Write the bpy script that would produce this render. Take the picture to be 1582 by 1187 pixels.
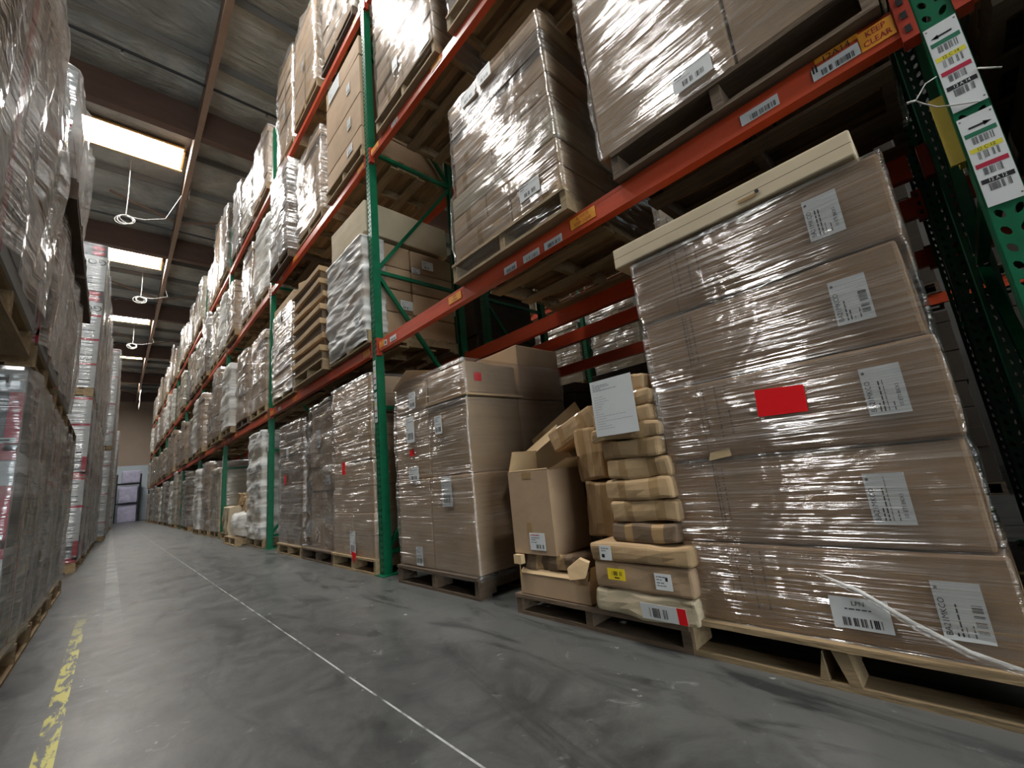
import bpy, math, random
from mathutils import Vector, Matrix, noise
R_ = random.Random(7)
PI = math.pi
for o in list(bpy.data.objects): bpy.data.objects.remove(o)
SC = bpy.context.scene
C = SC.collection

# ------------------------------------------------------------------ camera
H = 0.7367
AX = ((0.73143, 0.0649, 0.67882), (-0.67428, 0.21731, 0.70577), (-0.10171, -0.97394, 0.20271))
cd = bpy.data.cameras.new('camera'); cam = bpy.data.objects.new('camera', cd); C.objects.link(cam)
cd.sensor_width = 36.0; cd.lens = 649.37 / 1582 * 36.0; cd.clip_start = 0.02; cd.clip_end = 200
cam.matrix_world = Matrix(((AX[0][0], -AX[0][1], -AX[0][2], 0), (AX[1][0], -AX[1][1], -AX[1][2], 0),
                           (AX[2][0], -AX[2][1], -AX[2][2], H), (0, 0, 0, 1)))
SC.camera = cam
# ------------------------------------------------------------------ world, exposure
w = bpy.data.worlds.new('world'); SC.world = w; w.use_nodes = True
w.node_tree.nodes['Background'].inputs[0].default_value = (0.86, 0.95, 1.0, 1)
w.node_tree.nodes['Background'].inputs[1].default_value = 5.2
SC.view_settings.view_transform = 'Standard'; SC.view_settings.look = 'None'
SC.view_settings.exposure = 0.75; SC.view_settings.gamma = 1.0; SC.view_settings.use_curve_mapping = False
SC.cycles.use_denoising = True
SC.cycles.max_bounces = 7; SC.cycles.diffuse_bounces = 4; SC.cycles.glossy_bounces = 3
SC.cycles.transparent_max_bounces = 16; SC.cycles.transmission_bounces = 2
SC.cycles.sample_clamp_indirect = 6.0
SC.cycles.caustics_reflective = False; SC.cycles.caustics_refractive = False
SKY_E = 52.0          # brightness of the translucent skylight panels
LAMPS = [             # (x, y, width x, width y): daylight falling through each skylight
    (-0.2, 12.08, 1.9, .75), (-0.2, 18.45, 1.9, .75), (-0.2, 24.85, 1.9, .75), (-0.2, 31.25, 1.9, .75), (-0.2, 37.65, 1.9, .75),
    (-0.2, 5.6, 1.9, .7), (-0.2, 2.25, 1.9, .7), (-0.2, -5.2, 1.9, .7),
    (5.3, 11.98, 1.9, .7), (5.3, 7.6, 1.9, .7)]

# ------------------------------------------------------------------ materials
def nt(name):
    m = bpy.data.materials.new(name); m.use_nodes = True
    t = m.node_tree; t.nodes.clear()
    out = t.nodes.new('ShaderNodeOutputMaterial')
    def N(kind, **kw):
        n = t.nodes.new('ShaderNode' + kind)
        for k, v in kw.items():
            if k.startswith('i_'):
                key = k[2:]; key = int(key) if key.isdigit() else key.replace('_', ' ')
                n.inputs[key].default_value = v
            else: setattr(n, k, v)
        return n
    L = t.links.new
    return m, t, N, L, out
def rgb(r, g, b): # sRGB 0-255 -> linear
    f = lambda c: (c / 12.92 if c <= .04045 else ((c + .055) / 1.055) ** 2.4)
    return (f(r / 255), f(g / 255), f(b / 255), 1)
def plain(name, col, rough=.6, metal=0, spec=.4, var=.12, scale=6, bump=0.0, bscale=40, objrand=0.0, stretch=(1, 1, 1)):
    m, t, N, L, out = nt(name)
    b = N('BsdfPrincipled', i_Roughness=rough, i_Metallic=metal); b.inputs['Specular IOR Level'].default_value = spec
    tc = N('TexCoord'); mp = N('Mapping'); mp.inputs['Scale'].default_value = stretch; L(tc.outputs['Object'], mp.inputs[0])
    oi = N('ObjectInfo')
    ad = N('VectorMath', operation='ADD'); cm = N('CombineXYZ')
    ml = N('Math', operation='MULTIPLY', i_1=37.0); L(oi.outputs['Random'], ml.inputs[0])
    for i in range(3): L(ml.outputs[0], cm.inputs[i])
    L(mp.outputs[0], ad.inputs[0]); L(cm.outputs[0], ad.inputs[1])
    nz = N('TexNoise', i_Scale=scale, i_Detail=5.0, i_Roughness=.6); L(ad.outputs[0], nz.inputs['Vector'])
    mr = N('MapRange'); mr.inputs['To Min'].default_value = 1 - var; mr.inputs['To Max'].default_value = 1 + var
    mr.inputs['From Min'].default_value = .3; mr.inputs['From Max'].default_value = .7
    L(nz.outputs[0], mr.inputs[0])
    v = mr.outputs[0]
    if objrand:
        r2 = N('MapRange'); r2.inputs['To Min'].default_value = 1 - objrand; r2.inputs['To Max'].default_value = 1 + objrand
        L(oi.outputs['Random'], r2.inputs[0])
        mm = N('Math', operation='MULTIPLY'); L(v, mm.inputs[0]); L(r2.outputs[0], mm.inputs[1]); v = mm.outputs[0]
    sc = N('VectorMath', operation='SCALE'); sc.inputs[0].default_value = col[:3]; L(v, sc.inputs['Scale'])
    L(sc.outputs[0], b.inputs['Base Color'])
    if bump:
        n2 = N('TexNoise', i_Scale=bscale, i_Detail=4.0); L(ad.outputs[0], n2.inputs['Vector'])
        bp = N('Bump', i_Strength=bump, i_Distance=.01); L(n2.outputs[0], bp.inputs['Height']); L(bp.outputs[0], b.inputs['Normal'])
    L(b.outputs[0], out.inputs[0])
    return m
def cardboard(name, col, objrand=.12):
    return plain(name, col, rough=.72, spec=.25, var=.09, scale=3.5, bump=.25, bscale=14, objrand=objrand)
M = {}
M['card'] = cardboard('brown cardboard', rgb(178, 150, 120))
M['card_long'] = cardboard('mid brown cardboard', rgb(156, 126, 97))
M['card_pile'] = cardboard('tan cardboard', rgb(178, 149, 112), .08)
M['card_cream'] = cardboard('cream cardboard', rgb(192, 176, 148))
M['card_dark'] = cardboard('grey brown cardboard', rgb(122, 102, 82))
M['card_shade'] = cardboard('deep brown cardboard', rgb(70, 62, 54))  # shade of the unlit bays put into the carton colour
M['card_in'] = cardboard('inner cardboard', rgb(200, 172, 132))
M['card_edge'] = plain('cardboard edge', rgb(196, 170, 130), .8)
M['tape'] = plain('packing tape', rgb(164, 134, 96), rough=.22, spec=.6, var=.1)
M['wood'] = plain('pallet wood', rgb(152, 130, 98), .8, var=.25, scale=9, bump=.4, bscale=30, objrand=.18, stretch=(3, .5, 3))
M['wood_dark'] = plain('weathered and shade-dark pallet wood', rgb(96, 80, 64), .85, var=.3, scale=9, bump=.4, bscale=30, objrand=.2, stretch=(3, .5, 3))
M['green'] = plain('green rack paint', rgb(0, 98, 64), .38, spec=.5, var=.16, scale=14)
M['orange'] = plain('orange rack paint', rgb(200, 76, 42), .36, spec=.5, var=.14, scale=5, stretch=(1, .4, 3))
M['orange_dark'] = plain('beam connector paint', rgb(170, 58, 36), .4, spec=.5, var=.15, scale=14)
M['steel'] = plain('zinc steel', rgb(150, 150, 148), .35, metal=.9, var=.1)
M['white'] = plain('white paper', rgb(216, 218, 217), .45, var=.03)
M['ink'] = plain('black ink', rgb(34, 34, 38), .5, var=.02)
M['inkgrey'] = plain('grey ink', rgb(92, 92, 96), .5, var=.02)
M['print'] = plain('carton print', rgb(84, 68, 56), .7, var=.05)
M['red'] = plain('fluorescent red card', rgb(238, 16, 26), .5, var=.04)
M['yellow'] = plain('yellow sticker', rgb(236, 206, 40), .45, var=.06)
M['amber'] = plain('amber warning sticker', rgb(236, 158, 52), .45, var=.06)
M['tag_green'] = plain('tag green', rgb(38, 112, 84), .5, var=.03)
M['tag_red'] = plain('tag red', rgb(176, 34, 62), .5, var=.03)
M['tag_yellow'] = plain('tag yellow', rgb(222, 210, 60), .5, var=.03)
M['plastic_yellow'] = plain('yellow plastic', rgb(170, 150, 60), .4, var=.2)
M['box_white'] = plain('white printed carton', rgb(188, 192, 192), .5, var=.05)
M['box_grey'] = plain('grey printed carton', rgb(74, 76, 80), .45, var=.15)
M['box_red'] = plain('red printed stripe', rgb(170, 34, 58), .45, var=.08)
M['box_text'] = plain('grey box text', rgb(120, 126, 130), .5, var=.05)
M['glulam'] = plain('red brown roof timber', rgb(104, 80, 70), .6, var=.14, scale=3, stretch=(.4, 2, 2))
M['girder'] = plain('brown ceiling girder', rgb(150, 124, 106), .55, var=.12, scale=4)
M['pipe'] = plain('black sprinkler pipe', rgb(34, 34, 36), .4, var=.1)
M['skyframe'] = plain('pine skylight frame', rgb(224, 184, 112), .6, var=.1, scale=5)
M['cord'] = plain('white electrical cord', rgb(190, 188, 182), .4, var=.03)
M['black'] = plain('black steel', rgb(26, 26, 28), .5, var=.1)
M['wall_up'] = plain('beige wall paint', rgb(176, 156, 138), .8, var=.05, scale=1)
M['wall_lo'] = plain('pale blue grey wall paint', rgb(204, 214, 220), .8, var=.05, scale=1)
M['lilac'] = plain('lilac white wrapped goods', rgb(188, 184, 208), .5, var=.2, scale=4)
M['wall_grey'] = plain('grey concrete wall', rgb(130, 128, 124), .85, var=.08, scale=1)

def ceiling_mat():
    m, t, N, L, out = nt('foil faced insulation')
    b = N('BsdfPrincipled', i_Roughness=.5, i_Metallic=.15)
    tc = N('TexCoord'); n1 = N('TexNoise', i_Scale=.7, i_Detail=6.0, i_Roughness=.6, i_Distortion=.6); L(tc.outputs['Object'], n1.inputs['Vector'])
    cr = N('ValToRGB'); cr.color_ramp.elements[0].position = .3; cr.color_ramp.elements[0].color = rgb(128, 129, 125)
    cr.color_ramp.elements[1].position = .72; cr.color_ramp.elements[1].color = rgb(200, 200, 193)
    L(n1.outputs[0], cr.inputs[0]); L(cr.outputs[0], b.inputs['Base Color'])
    mp = N('Mapping'); mp.inputs['Scale'].default_value = (.8, 3, 1); L(tc.outputs['Object'], mp.inputs[0])
    n2 = N('TexNoise', i_Scale=1.6, i_Detail=4.0, i_Distortion=1.2); L(mp.outputs[0], n2.inputs['Vector'])
    bp = N('Bump', i_Strength=.7, i_Distance=.12); L(n2.outputs[0], bp.inputs['Height']); L(bp.outputs[0], b.inputs['Normal'])
    L(b.outputs[0], out.inputs[0]); return m
M['ceiling'] = ceiling_mat()

def floor_mat():
    m, t, N, L, out = nt('sealed concrete floor')
    b = N('BsdfPrincipled'); b.inputs['Specular IOR Level'].default_value = .45
    tc = N('TexCoord'); sp = N('SeparateXYZ'); L(tc.outputs['Object'], sp.inputs[0])
    def noise_(scale, det=6, rough=.62, dist=0, st=None):
        n = N('TexNoise', i_Scale=scale, i_Detail=float(det), i_Roughness=rough, i_Distortion=float(dist))
        if st:
            mp = N('Mapping'); mp.inputs['Scale'].default_value = st; mp.inputs['Rotation'].default_value = (0, 0, st[2] if len(st) > 3 else 0)
            L(tc.outputs['Object'], mp.inputs[0]); L(mp.outputs[0], n.inputs['Vector'])
        else: L(tc.outputs['Object'], n.inputs['Vector'])
        return n.outputs[0]
    def math_(op, a, b2=None, c=None):
        n = N('Math', operation=op)
        for i, v in enumerate((a, b2, c)):
            if v is None: continue
            if isinstance(v, (int, float)): n.inputs[i].default_value = v
            else: L(v, n.inputs[i])
        return n.outputs[0]
    def ramp(v, a, c):
        n = N('MapRange'); n.inputs['From Min'].default_value = a; n.inputs['From Max'].default_value = c; L(v, n.inputs[0]); return n.outputs[0]
    big = noise_(.9, 7, .65, 1.2)
    cr = N('ValToRGB'); e = cr.color_ramp.elements
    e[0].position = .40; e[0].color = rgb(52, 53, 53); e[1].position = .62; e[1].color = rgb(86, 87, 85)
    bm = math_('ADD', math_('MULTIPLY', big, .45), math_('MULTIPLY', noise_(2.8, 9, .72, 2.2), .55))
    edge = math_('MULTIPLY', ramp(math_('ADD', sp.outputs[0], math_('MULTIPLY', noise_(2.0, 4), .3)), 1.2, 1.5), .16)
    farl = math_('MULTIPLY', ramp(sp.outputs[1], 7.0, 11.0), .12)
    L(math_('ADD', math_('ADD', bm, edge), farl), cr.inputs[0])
    # dark rubber scuffs that run along the aisle and curl
    sc1 = ramp(noise_(2.2, 5, .6, 2.2, (1.6, .38, 1)), .52, .64)
    scf = N('Mix', data_type='RGBA'); scf.inputs[7].default_value = rgb(38, 39, 40)
    L(math_('MULTIPLY', sc1, .8), scf.inputs[0]); L(cr.outputs[0], scf.inputs[6])
    # pale scrapes
    sc2 = ramp(noise_(5.5, 8, .7, 2.5), .62, .74)
    sf2 = N('Mix', data_type='RGBA'); sf2.inputs[7].default_value = rgb(150, 151, 148)
    L(math_('MULTIPLY', sc2, .6), sf2.inputs[0]); L(scf.outputs[2], sf2.inputs[6])
    flk = math_('MULTIPLY', ramp(noise_(16, 3, .5, .4), .70, .73), ramp(noise_(1.3, 3), .45, .6))
    sf3 = N('Mix', data_type='RGBA'); sf3.inputs[7].default_value = rgb(190, 192, 188)
    L(math_('MULTIPLY', flk, .8), sf3.inputs[0]); L(sf2.outputs[2], sf3.inputs[6]); sf2 = sf3
    # white chalk line along the aisle
    wob = math_('MULTIPLY', math_('SUBTRACT', noise_(.6, 2), .5), .02)
    dx = math_('ABSOLUTE', math_('ADD', math_('SUBTRACT', sp.outputs[0], .745), wob))
    ln = math_('MULTIPLY', math_('LESS_THAN', dx, .0035), ramp(noise_(7, 3), .35, .55))
    lf = N('Mix', data_type='RGBA'); lf.inputs[7].default_value = rgb(196, 198, 196)
    L(math_('MULTIPLY', ln, .8), lf.inputs[0]); L(sf2.outputs[2], lf.inputs[6])
    # worn yellow aisle stripe
    dy = math_('ABSOLUTE', math_('ADD', sp.outputs[0], .105))
    band = math_('LESS_THAN', dy, .027)
    wear = ramp(noise_(9, 5, .7, .5, (2.5, .6, 1)), .47, .53)
    far = ramp(sp.outputs[1], 5.0, 3.6)
    yl = math_('MULTIPLY', math_('MULTIPLY', band, wear), far)
    yf = N('Mix', data_type='RGBA'); yf.inputs[7].default_value = rgb(180, 172, 66)
    L(yl, yf.inputs[0]); L(lf.outputs[2], yf.inputs[6])
    # faint grey ghost of an older stripe farther on
    gh = math_('MULTIPLY', math_('MULTIPLY', math_('LESS_THAN', math_('ABSOLUTE', math_('SUBTRACT', sp.outputs[0], .06)), .05), ramp(noise_(3, 4, .7), .4, .6)), ramp(sp.outputs[1], 3.5, 7))
    gf = N('Mix', data_type='RGBA'); gf.inputs[7].default_value = rgb(168, 170, 168)
    L(math_('MULTIPLY', gh, .5), gf.inputs[0]); L(yf.outputs[2], gf.inputs[6])
    L(gf.outputs[2], b.inputs['Base Color'])
    rg = N('MapRange'); rg.inputs['To Min'].default_value = .2; rg.inputs['To Max'].default_value = .52
    L(noise_(2.5, 6, .7, 1), rg.inputs[0]); L(rg.outputs[0], b.inputs['Roughness'])
    bp = N('Bump', i_Strength=.12, i_Distance=.01); L(noise_(7, 8, .7, .8), bp.inputs['Height']); L(bp.outputs[0], b.inputs['Normal'])
    L(b.outputs[0], out.inputs[0]); return m
M['floor'] = floor_mat()

def film_mat(name, milk=.12, gloss=1.0, tilt=.12, fine=46, ds=.12, lo_k=1.3, tint=(.99, .99, .99), strength=.55, rough=.16):
    m, t, N, L, out = nt(name)
    tc = N('TexCoord'); oi = N('ObjectInfo')
    ml = N('Math', operation='MULTIPLY', i_1=61.0); L(oi.outputs['Random'], ml.inputs[0])
    cm = N('CombineXYZ')
    for i in range(3): L(ml.outputs[0], cm.inputs[i])
    ad = N('VectorMath', operation='ADD'); L(tc.outputs['Object'], ad.inputs[0]); L(cm.outputs[0], ad.inputs[1])
    def streak(tl, sz, sl, det=4.0, dist=.3):
        mp = N('Mapping'); mp.inputs['Rotation'].default_value = (tl, 0, 0); mp.inputs['Scale'].default_value = (sl, sl, sz)
        L(ad.outputs[0], mp.inputs[0])
        n = N('TexNoise', i_Scale=1.0, i_Detail=det, i_Roughness=.55, i_Distortion=dist); L(mp.outputs[0], n.inputs['Vector']); return n.outputs[0]
    s1 = streak(tilt, fine, .7, 3.0, ds); s2 = streak(-tilt * 2.0, fine * .5, .9, 3.0, ds * 2)
    lo = N('TexNoise', i_Scale=2.3, i_Detail=3.0, i_Distortion=1.0); L(ad.outputs[0], lo.inputs['Vector'])
    mx = N('Math', operation='ADD'); L(s1, mx.inputs[0])
    m2 = N('Math', operation='MULTIPLY', i_1=1.5); L(s2, m2.inputs[0]); L(m2.outputs[0], mx.inputs[1])
    m3 = N('Math', operation='MULTIPLY_ADD', i_1=lo_k); L(lo.outputs[0], m3.inputs[0]); L(mx.outputs[0], m3.inputs[2])
    bp = N('Bump', i_Strength=min(1, strength * 1.5), i_Distance=.035); L(m3.outputs[0], bp.inputs['Height'])
    gl = N('BsdfGlossy', i_Roughness=rough); gl.inputs['Color'].default_value = (1, 1, 1, 1); L(bp.outputs[0], gl.inputs['Normal'])
    tr = N('BsdfTransparent'); tr.inputs[0].default_value = (*tint, 1)
    df = N('BsdfDiffuse'); df.inputs[0].default_value = (.86, .85, .82, 1); L(bp.outputs[0], df.inputs['Normal'])
    # layers of film pile up into paler bands
    mr = N('MapRange'); mr.inputs['From Min'].default_value = .42; mr.inputs['From Max'].default_value = .68
    mr.inputs['To Min'].default_value = milk * .35; mr.inputs['To Max'].default_value = min(.95, milk * 2.1); L(s2, mr.inputs[0])
    a = N('MixShader'); L(mr.outputs[0], a.inputs[0]); L(tr.outputs[0], a.inputs[1]); L(df.outputs[0], a.inputs[2])
    fr = N('Fresnel', i_IOR=1.5); L(bp.outputs[0], fr.inputs['Normal'])
    fm = N('Math', operation='MULTIPLY_ADD', i_1=1.1 * gloss, i_2=.05 * gloss); L(fr.outputs[0], fm.inputs[0]); fm.use_clamp = True
    fq = N('Math', operation='MINIMUM', i_1=.42); L(fm.outputs[0], fq.inputs[0])
    z = N('MixShader'); L(fq.outputs[0], z.inputs[0]); L(a.outputs[0], z.inputs[1]); L(gl.outputs[0], z.inputs[2])
    L(z.outputs[0], out.inputs[0]); return m
M['film'] = film_mat('clear stretch film', milk=.05, gloss=1.2, tilt=.08, fine=62, strength=.75, rough=.12, ds=.0, lo_k=.6)
M['film_soft'] = film_mat('smooth stretch film', milk=.05, gloss=.9, tilt=.1, fine=46, strength=.42, rough=.15, ds=.05, lo_k=.8)
M['film_mid'] = film_mat('hazy stretch film', milk=.08, gloss=.95, tilt=.25, fine=24, strength=.7, rough=.2)
M['film_far'] = film_mat('cloudy stretch film', milk=.16, gloss=.9, tilt=.3, fine=16, strength=.8, rough=.25)
M['film_white'] = film_mat('white bunched film', milk=.95, gloss=.12, tilt=.5, fine=12, strength=.4, rough=.25)
M['film_left'] = film_mat('dull hanging film', milk=.14, gloss=1.3, tilt=1.45, fine=16, strength=.8, rough=.18)
M['film_side'] = film_mat('loose sagging film', milk=.16, gloss=1.3, tilt=1.2, fine=9, strength=1.0, rough=.14)

def emis(name, col, e):
    m, t, N, L, out = nt(name)
    s = N('Emission', i_Strength=e); s.inputs[0].default_value = (*col, 1); L(s.outputs[0], out.inputs[0]); return m
M['sky'] = emis('daylit skylight panel', (1.0, .985, .95), SKY_E)

# ------------------------------------------------------------------ mesh helpers
class MB:
    def __init__(s): s.v = []; s.f = []; s.m = []; s.ms = []
    def mi(s, m):
        if m not in s.ms: s.ms.append(m)
        return s.ms.index(m)
    def add(s, vs, fs, m, mat=None):
        k = len(s.v); s.v += [tuple(mat @ Vector(p)) if mat else tuple(p) for p in vs]
        i = s.mi(m)
        for f in fs: s.f.append([a + k for a in f]); s.m.append(i)
    def box(s, x0, x1, y0, y1, z0, z1, m, mat=None):
        s.add([(x0, y0, z0), (x1, y0, z0), (x1, y1, z0), (x0, y1, z0), (x0, y0, z1), (x1, y0, z1), (x1, y1, z1), (x0, y1, z1)],
              [(0, 3, 2, 1), (4, 5, 6, 7), (0, 1, 5, 4), (1, 2, 6, 5), (2, 3, 7, 6), (3, 0, 4, 7)], m, mat)
    def quad(s, a, b, c, d, m, mat=None): s.add([a, b, c, d], [(0, 1, 2, 3)], m, mat)
    def bar(s, a, b, wx, wy, m, up=(0, 0, 1)):
        a = Vector(a); b = Vector(b); d = (b - a); L = d.length; d.normalize()
        u = Vector(up); x = d.cross(u)
        if x.length < 1e-4: x = d.cross(Vector((1, 0, 0)))
        x.normalize(); y = x.cross(d)
        mt = Matrix(((x.x, y.x, d.x, a.x), (x.y, y.y, d.y, a.y), (x.z, y.z, d.z, a.z), (0, 0, 0, 1)))
        s.box(-wx / 2, wx / 2, -wy / 2, wy / 2, 0, L, m, mt)
    def tube(s, pts, r, m, n=8, caps=True):
        pts = [Vector(p) for p in pts]; k0 = len(s.v); i = s.mi(m); prev = None
        for j, p in enumerate(pts):
            d = (pts[min(j + 1, len(pts) - 1)] - pts[max(j - 1, 0)]).normalized()
            if prev is None:
                x = d.cross(Vector((0, 0, 1)));
                if x.length < .1: x = d.cross(Vector((1, 0, 0)))
            else: x = prev - d * prev.dot(d)
            x.normalize(); prev = x; y = d.cross(x)
            rr = r[j] if isinstance(r, (list, tuple)) else r
            for a in range(n):
                t = 2 * PI * a / n; s.v.append(tuple(p + x * rr * math.cos(t) + y * rr * math.sin(t)))
        for j in range(len(pts) - 1):
            for a in range(n):
                b = (a + 1) % n; s.f.append([k0 + j * n + a, k0 + j * n + b, k0 + (j + 1) * n + b, k0 + (j + 1) * n + a]); s.m.append(i)
        if caps:
            s.f.append([k0 + a for a in range(n)][::-1]); s.m.append(i)
            s.f.append([k0 + (len(pts) - 1) * n + a for a in range(n)]); s.m.append(i)
    def mesh(s, name, smooth=False):
        me = bpy.data.meshes.new(name); me.from_pydata(s.v, [], s.f)
        for m in s.ms: me.materials.append(M[m])
        me.polygons.foreach_set('material_index', s.m)
        if smooth: me.polygons.foreach_set('use_smooth', [True] * len(s.f))
        me.update(); return me
def grid_box(sx, sy, sz, m, r=.006, n=(1, 1, 1), disp=None, tape=None, tape_m='tape', smooth=False, origin_bottom=True, name='carton'):
    """rounded carton; tape: list of (axis_of_band, centre, halfwidth, faces) bands of a second material"""
    hs = (sx / 2, sy / 2, sz / 2)
    ln = []
    for a in range(3):
        h = hs[a]; s_ = {-h, -h + r, h - r, h}
        for k in range(1, n[a]): s_.add(-h + 2 * h * k / n[a])
        if tape:
            for (ax, c, hw, fc) in tape:
                if ax == a: s_.add(max(-h, c - hw)); s_.add(min(h, c + hw))
        l = sorted(s_); q = [l[0]]
        for v in l[1:]:
            if v - q[-1] > 1e-4: q.append(v)
        ln.append(q)
    mb = MB(); idx = {}
    def vert(i, j, k):
        if (i, j, k) in idx: return idx[(i, j, k)]
        p = Vector((ln[0][i], ln[1][j], ln[2][k]))
        q = Vector(tuple(max(-hs[a] + r, min(hs[a] - r, p[a])) for a in range(3)))
        d = p - q
        if d.length > 1e-9: p = q + d.normalized() * r
        if disp: p = disp(p, hs)
        if origin_bottom: p = p + Vector((0, 0, sz / 2))
        idx[(i, j, k)] = len(mb.v); mb.v.append(tuple(p)); return idx[(i, j, k)]
    m0 = mb.mi(m); m1 = mb.mi(tape_m) if tape else 0
    for a in range(3):
        b, c = (a + 1) % 3, (a + 2) % 3
        for side in (0, 1):
            ia = 0 if side == 0 else len(ln[a]) - 1
            for ib in range(len(ln[b]) - 1):
                for ic in range(len(ln[c]) - 1):
                    def V(x, y):
                        t = [0, 0, 0]; t[a] = ia; t[b] = x; t[c] = y; return vert(*t)
                    f = [V(ib, ic), V(ib + 1, ic), V(ib + 1, ic + 1), V(ib, ic + 1)]
                    if side == 0: f.reverse()
                    mat = m0
                    if tape:
                        mid = [0, 0, 0]; mid[a] = hs[a] * (1 if side else -1)
                        mid[b] = (ln[b][ib] + ln[b][ib + 1]) / 2; mid[c] = (ln[c][ic] + ln[c][ic + 1]) / 2
                        for (ax, cc, hw, fc) in tape:
                            if ax != a and abs(mid[ax] - cc) < hw and (fc is None or (a, side) in fc): mat = m1
                    mb.f.append(f); mb.m.append(mat)
    return mb.mesh(name, smooth)
def crumple(amp, seed, bulge=0.0, f=6.0):
    o = Vector((seed * 3.7, seed * 1.9, seed * 5.3))
    def d(p, hs):
        q = p + noise.noise_vector(p * f + o) * amp + noise.noise_vector(p * f * 2.7 + o) * amp * .4
        if bulge:
            u = [max(0, 1 - (p[a] / hs[a]) ** 2) for a in range(3)]
            q += Vector((math.copysign(1, p.x) * bulge * u[1] * u[2] * (abs(p.x) > hs[0] * .9), math.copysign(1, p.y) * bulge * u[0] * u[2] * (abs(p.y) > hs[1] * .9),
                         math.copysign(1, p.z) * bulge * .6 * u[0] * u[1] * (abs(p.z) > hs[2] * .9)))
        return q
    return d
def obj(name, me, parent=None, loc=(0, 0, 0), rot=(0, 0, 0), label=None):
    o = bpy.data.objects.new(name, me); C.objects.link(o); o.location = loc; o.rotation_euler = rot
    if parent is not None: o.parent = parent
    if label: o['label'] = label
    return o
def tag(o, label, cat, group=None, kind=None):
    o['label'] = label; o['category'] = cat
    if group: o['group'] = group
    if kind: o['kind'] = kind
    return o
def thing(name, label, cat, loc=(0, 0, 0), rot=(0, 0, 0), group=None):
    return tag(obj(name, None, None, loc, rot), label, cat, group)
def struct(name, me, loc=(0, 0, 0), rot=(0, 0, 0), parent=None):
    o = obj(name, me, parent, loc, rot)
    if parent is None: o['kind'] = 'structure'
    return o
def copy_tree(o, parent=None):
    c = o.copy(); C.objects.link(c); c.parent = parent
    for ch in KIDS.get(o.name, []): KIDS.setdefault(c.name, []).append(copy_tree(ch, c))
    return c
KIDS = {}
_text = {}
def text_geo(s, size):
    k = (s, size)
    if k not in _text:
        cu = bpy.data.curves.new('t', 'FONT'); cu.body = s; cu.size = size; cu.resolution_u = 2; cu.align_x = 'CENTER'; cu.align_y = 'CENTER'
        o = bpy.data.objects.new('t', cu); me = bpy.data.meshes.new_from_object(o)
        _text[k] = ([v.co.copy() for v in me.vertices], [list(p.vertices) for p in me.polygons])
        bpy.data.objects.remove(o); bpy.data.curves.remove(cu); bpy.data.meshes.remove(me)
    return _text[k]
# u,v frames: a sheet facing the aisle (-x); u runs towards the camera (-y), v up
FACE = Matrix(((0, 0, -1, 0), (-1, 0, 0, 0), (0, 1, 0, 0), (0, 0, 0, 1)))
ROT90 = Matrix.Rotation(PI / 2, 4, 'Z')
class Sheet:
    """flat printed sheet lying in u,v with its print a hair above it"""
    def __init__(s, w_, h_, m='white', frame=None, t=.0012):
        s.mb = MB(); s.fr = frame or FACE; s.k = 1; s.t = t
        s.mb.box(-w_ / 2, w_ / 2, -h_ / 2, h_ / 2, 0, t, m, s.fr)
    def rect(s, u0, u1, v0, v1, m, rot=None, lift=1):
        z = s.t + .0004 * lift; mt = s.fr @ rot if rot else s.fr
        s.mb.quad((u0, v0, z), (u1, v0, z), (u1, v1, z), (u0, v1, z), m, mt)
    def text(s, t, u, v, size, m='ink', rot=None, lift=2, sx=1):
        vs, fs = text_geo(t, size); z = s.t + .0004 * lift; mt = s.fr @ rot if rot else s.fr
        s.mb.add([(p.x * sx + u, p.y + v, z) for p in vs], fs, m, mt)
    def bars(s, u0, u1, v0, v1, m='ink', rot=None, n=22, seed=1, lift=1):
        r = random.Random(seed); st = (u1 - u0) / n
        for i in range(n):
            if r.random() < .8: s.rect(u0 + i * st, u0 + i * st + st * r.uniform(.3, .8), v0, v1, m, rot, lift)
    def lines(s, u0, u1, vs_, th, m='inkgrey', rot=None, seed=1):
        r = random.Random(seed)
        for v in vs_:
            u = u0
            while u < u1:
                e = min(u1, u + r.uniform(.006, .016)); s.rect(u, e, v - th / 2, v + th / 2, m, rot); u = e + .003
                if r.random() < .12: break
    def mesh(s, name): return s.mb.mesh(name)
def label_small(w_=.09, h_=.13, seed=1, rot=None):
    s = Sheet(w_, h_); r = random.Random(seed)
    s.lines(-w_ * .4, w_ * .35, [h_ * .4, h_ * .3, h_ * .2, h_ * .02], .004, seed=seed)
    s.bars(-w_ * .35, w_ * .35, -h_ * .38, -h_ * .12, seed=seed)
    return s.mesh('shipping_label')
LAB = [label_small(.09, .13, 1), label_small(.14, .1, 2), label_small(.12, .2, 3)]

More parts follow.
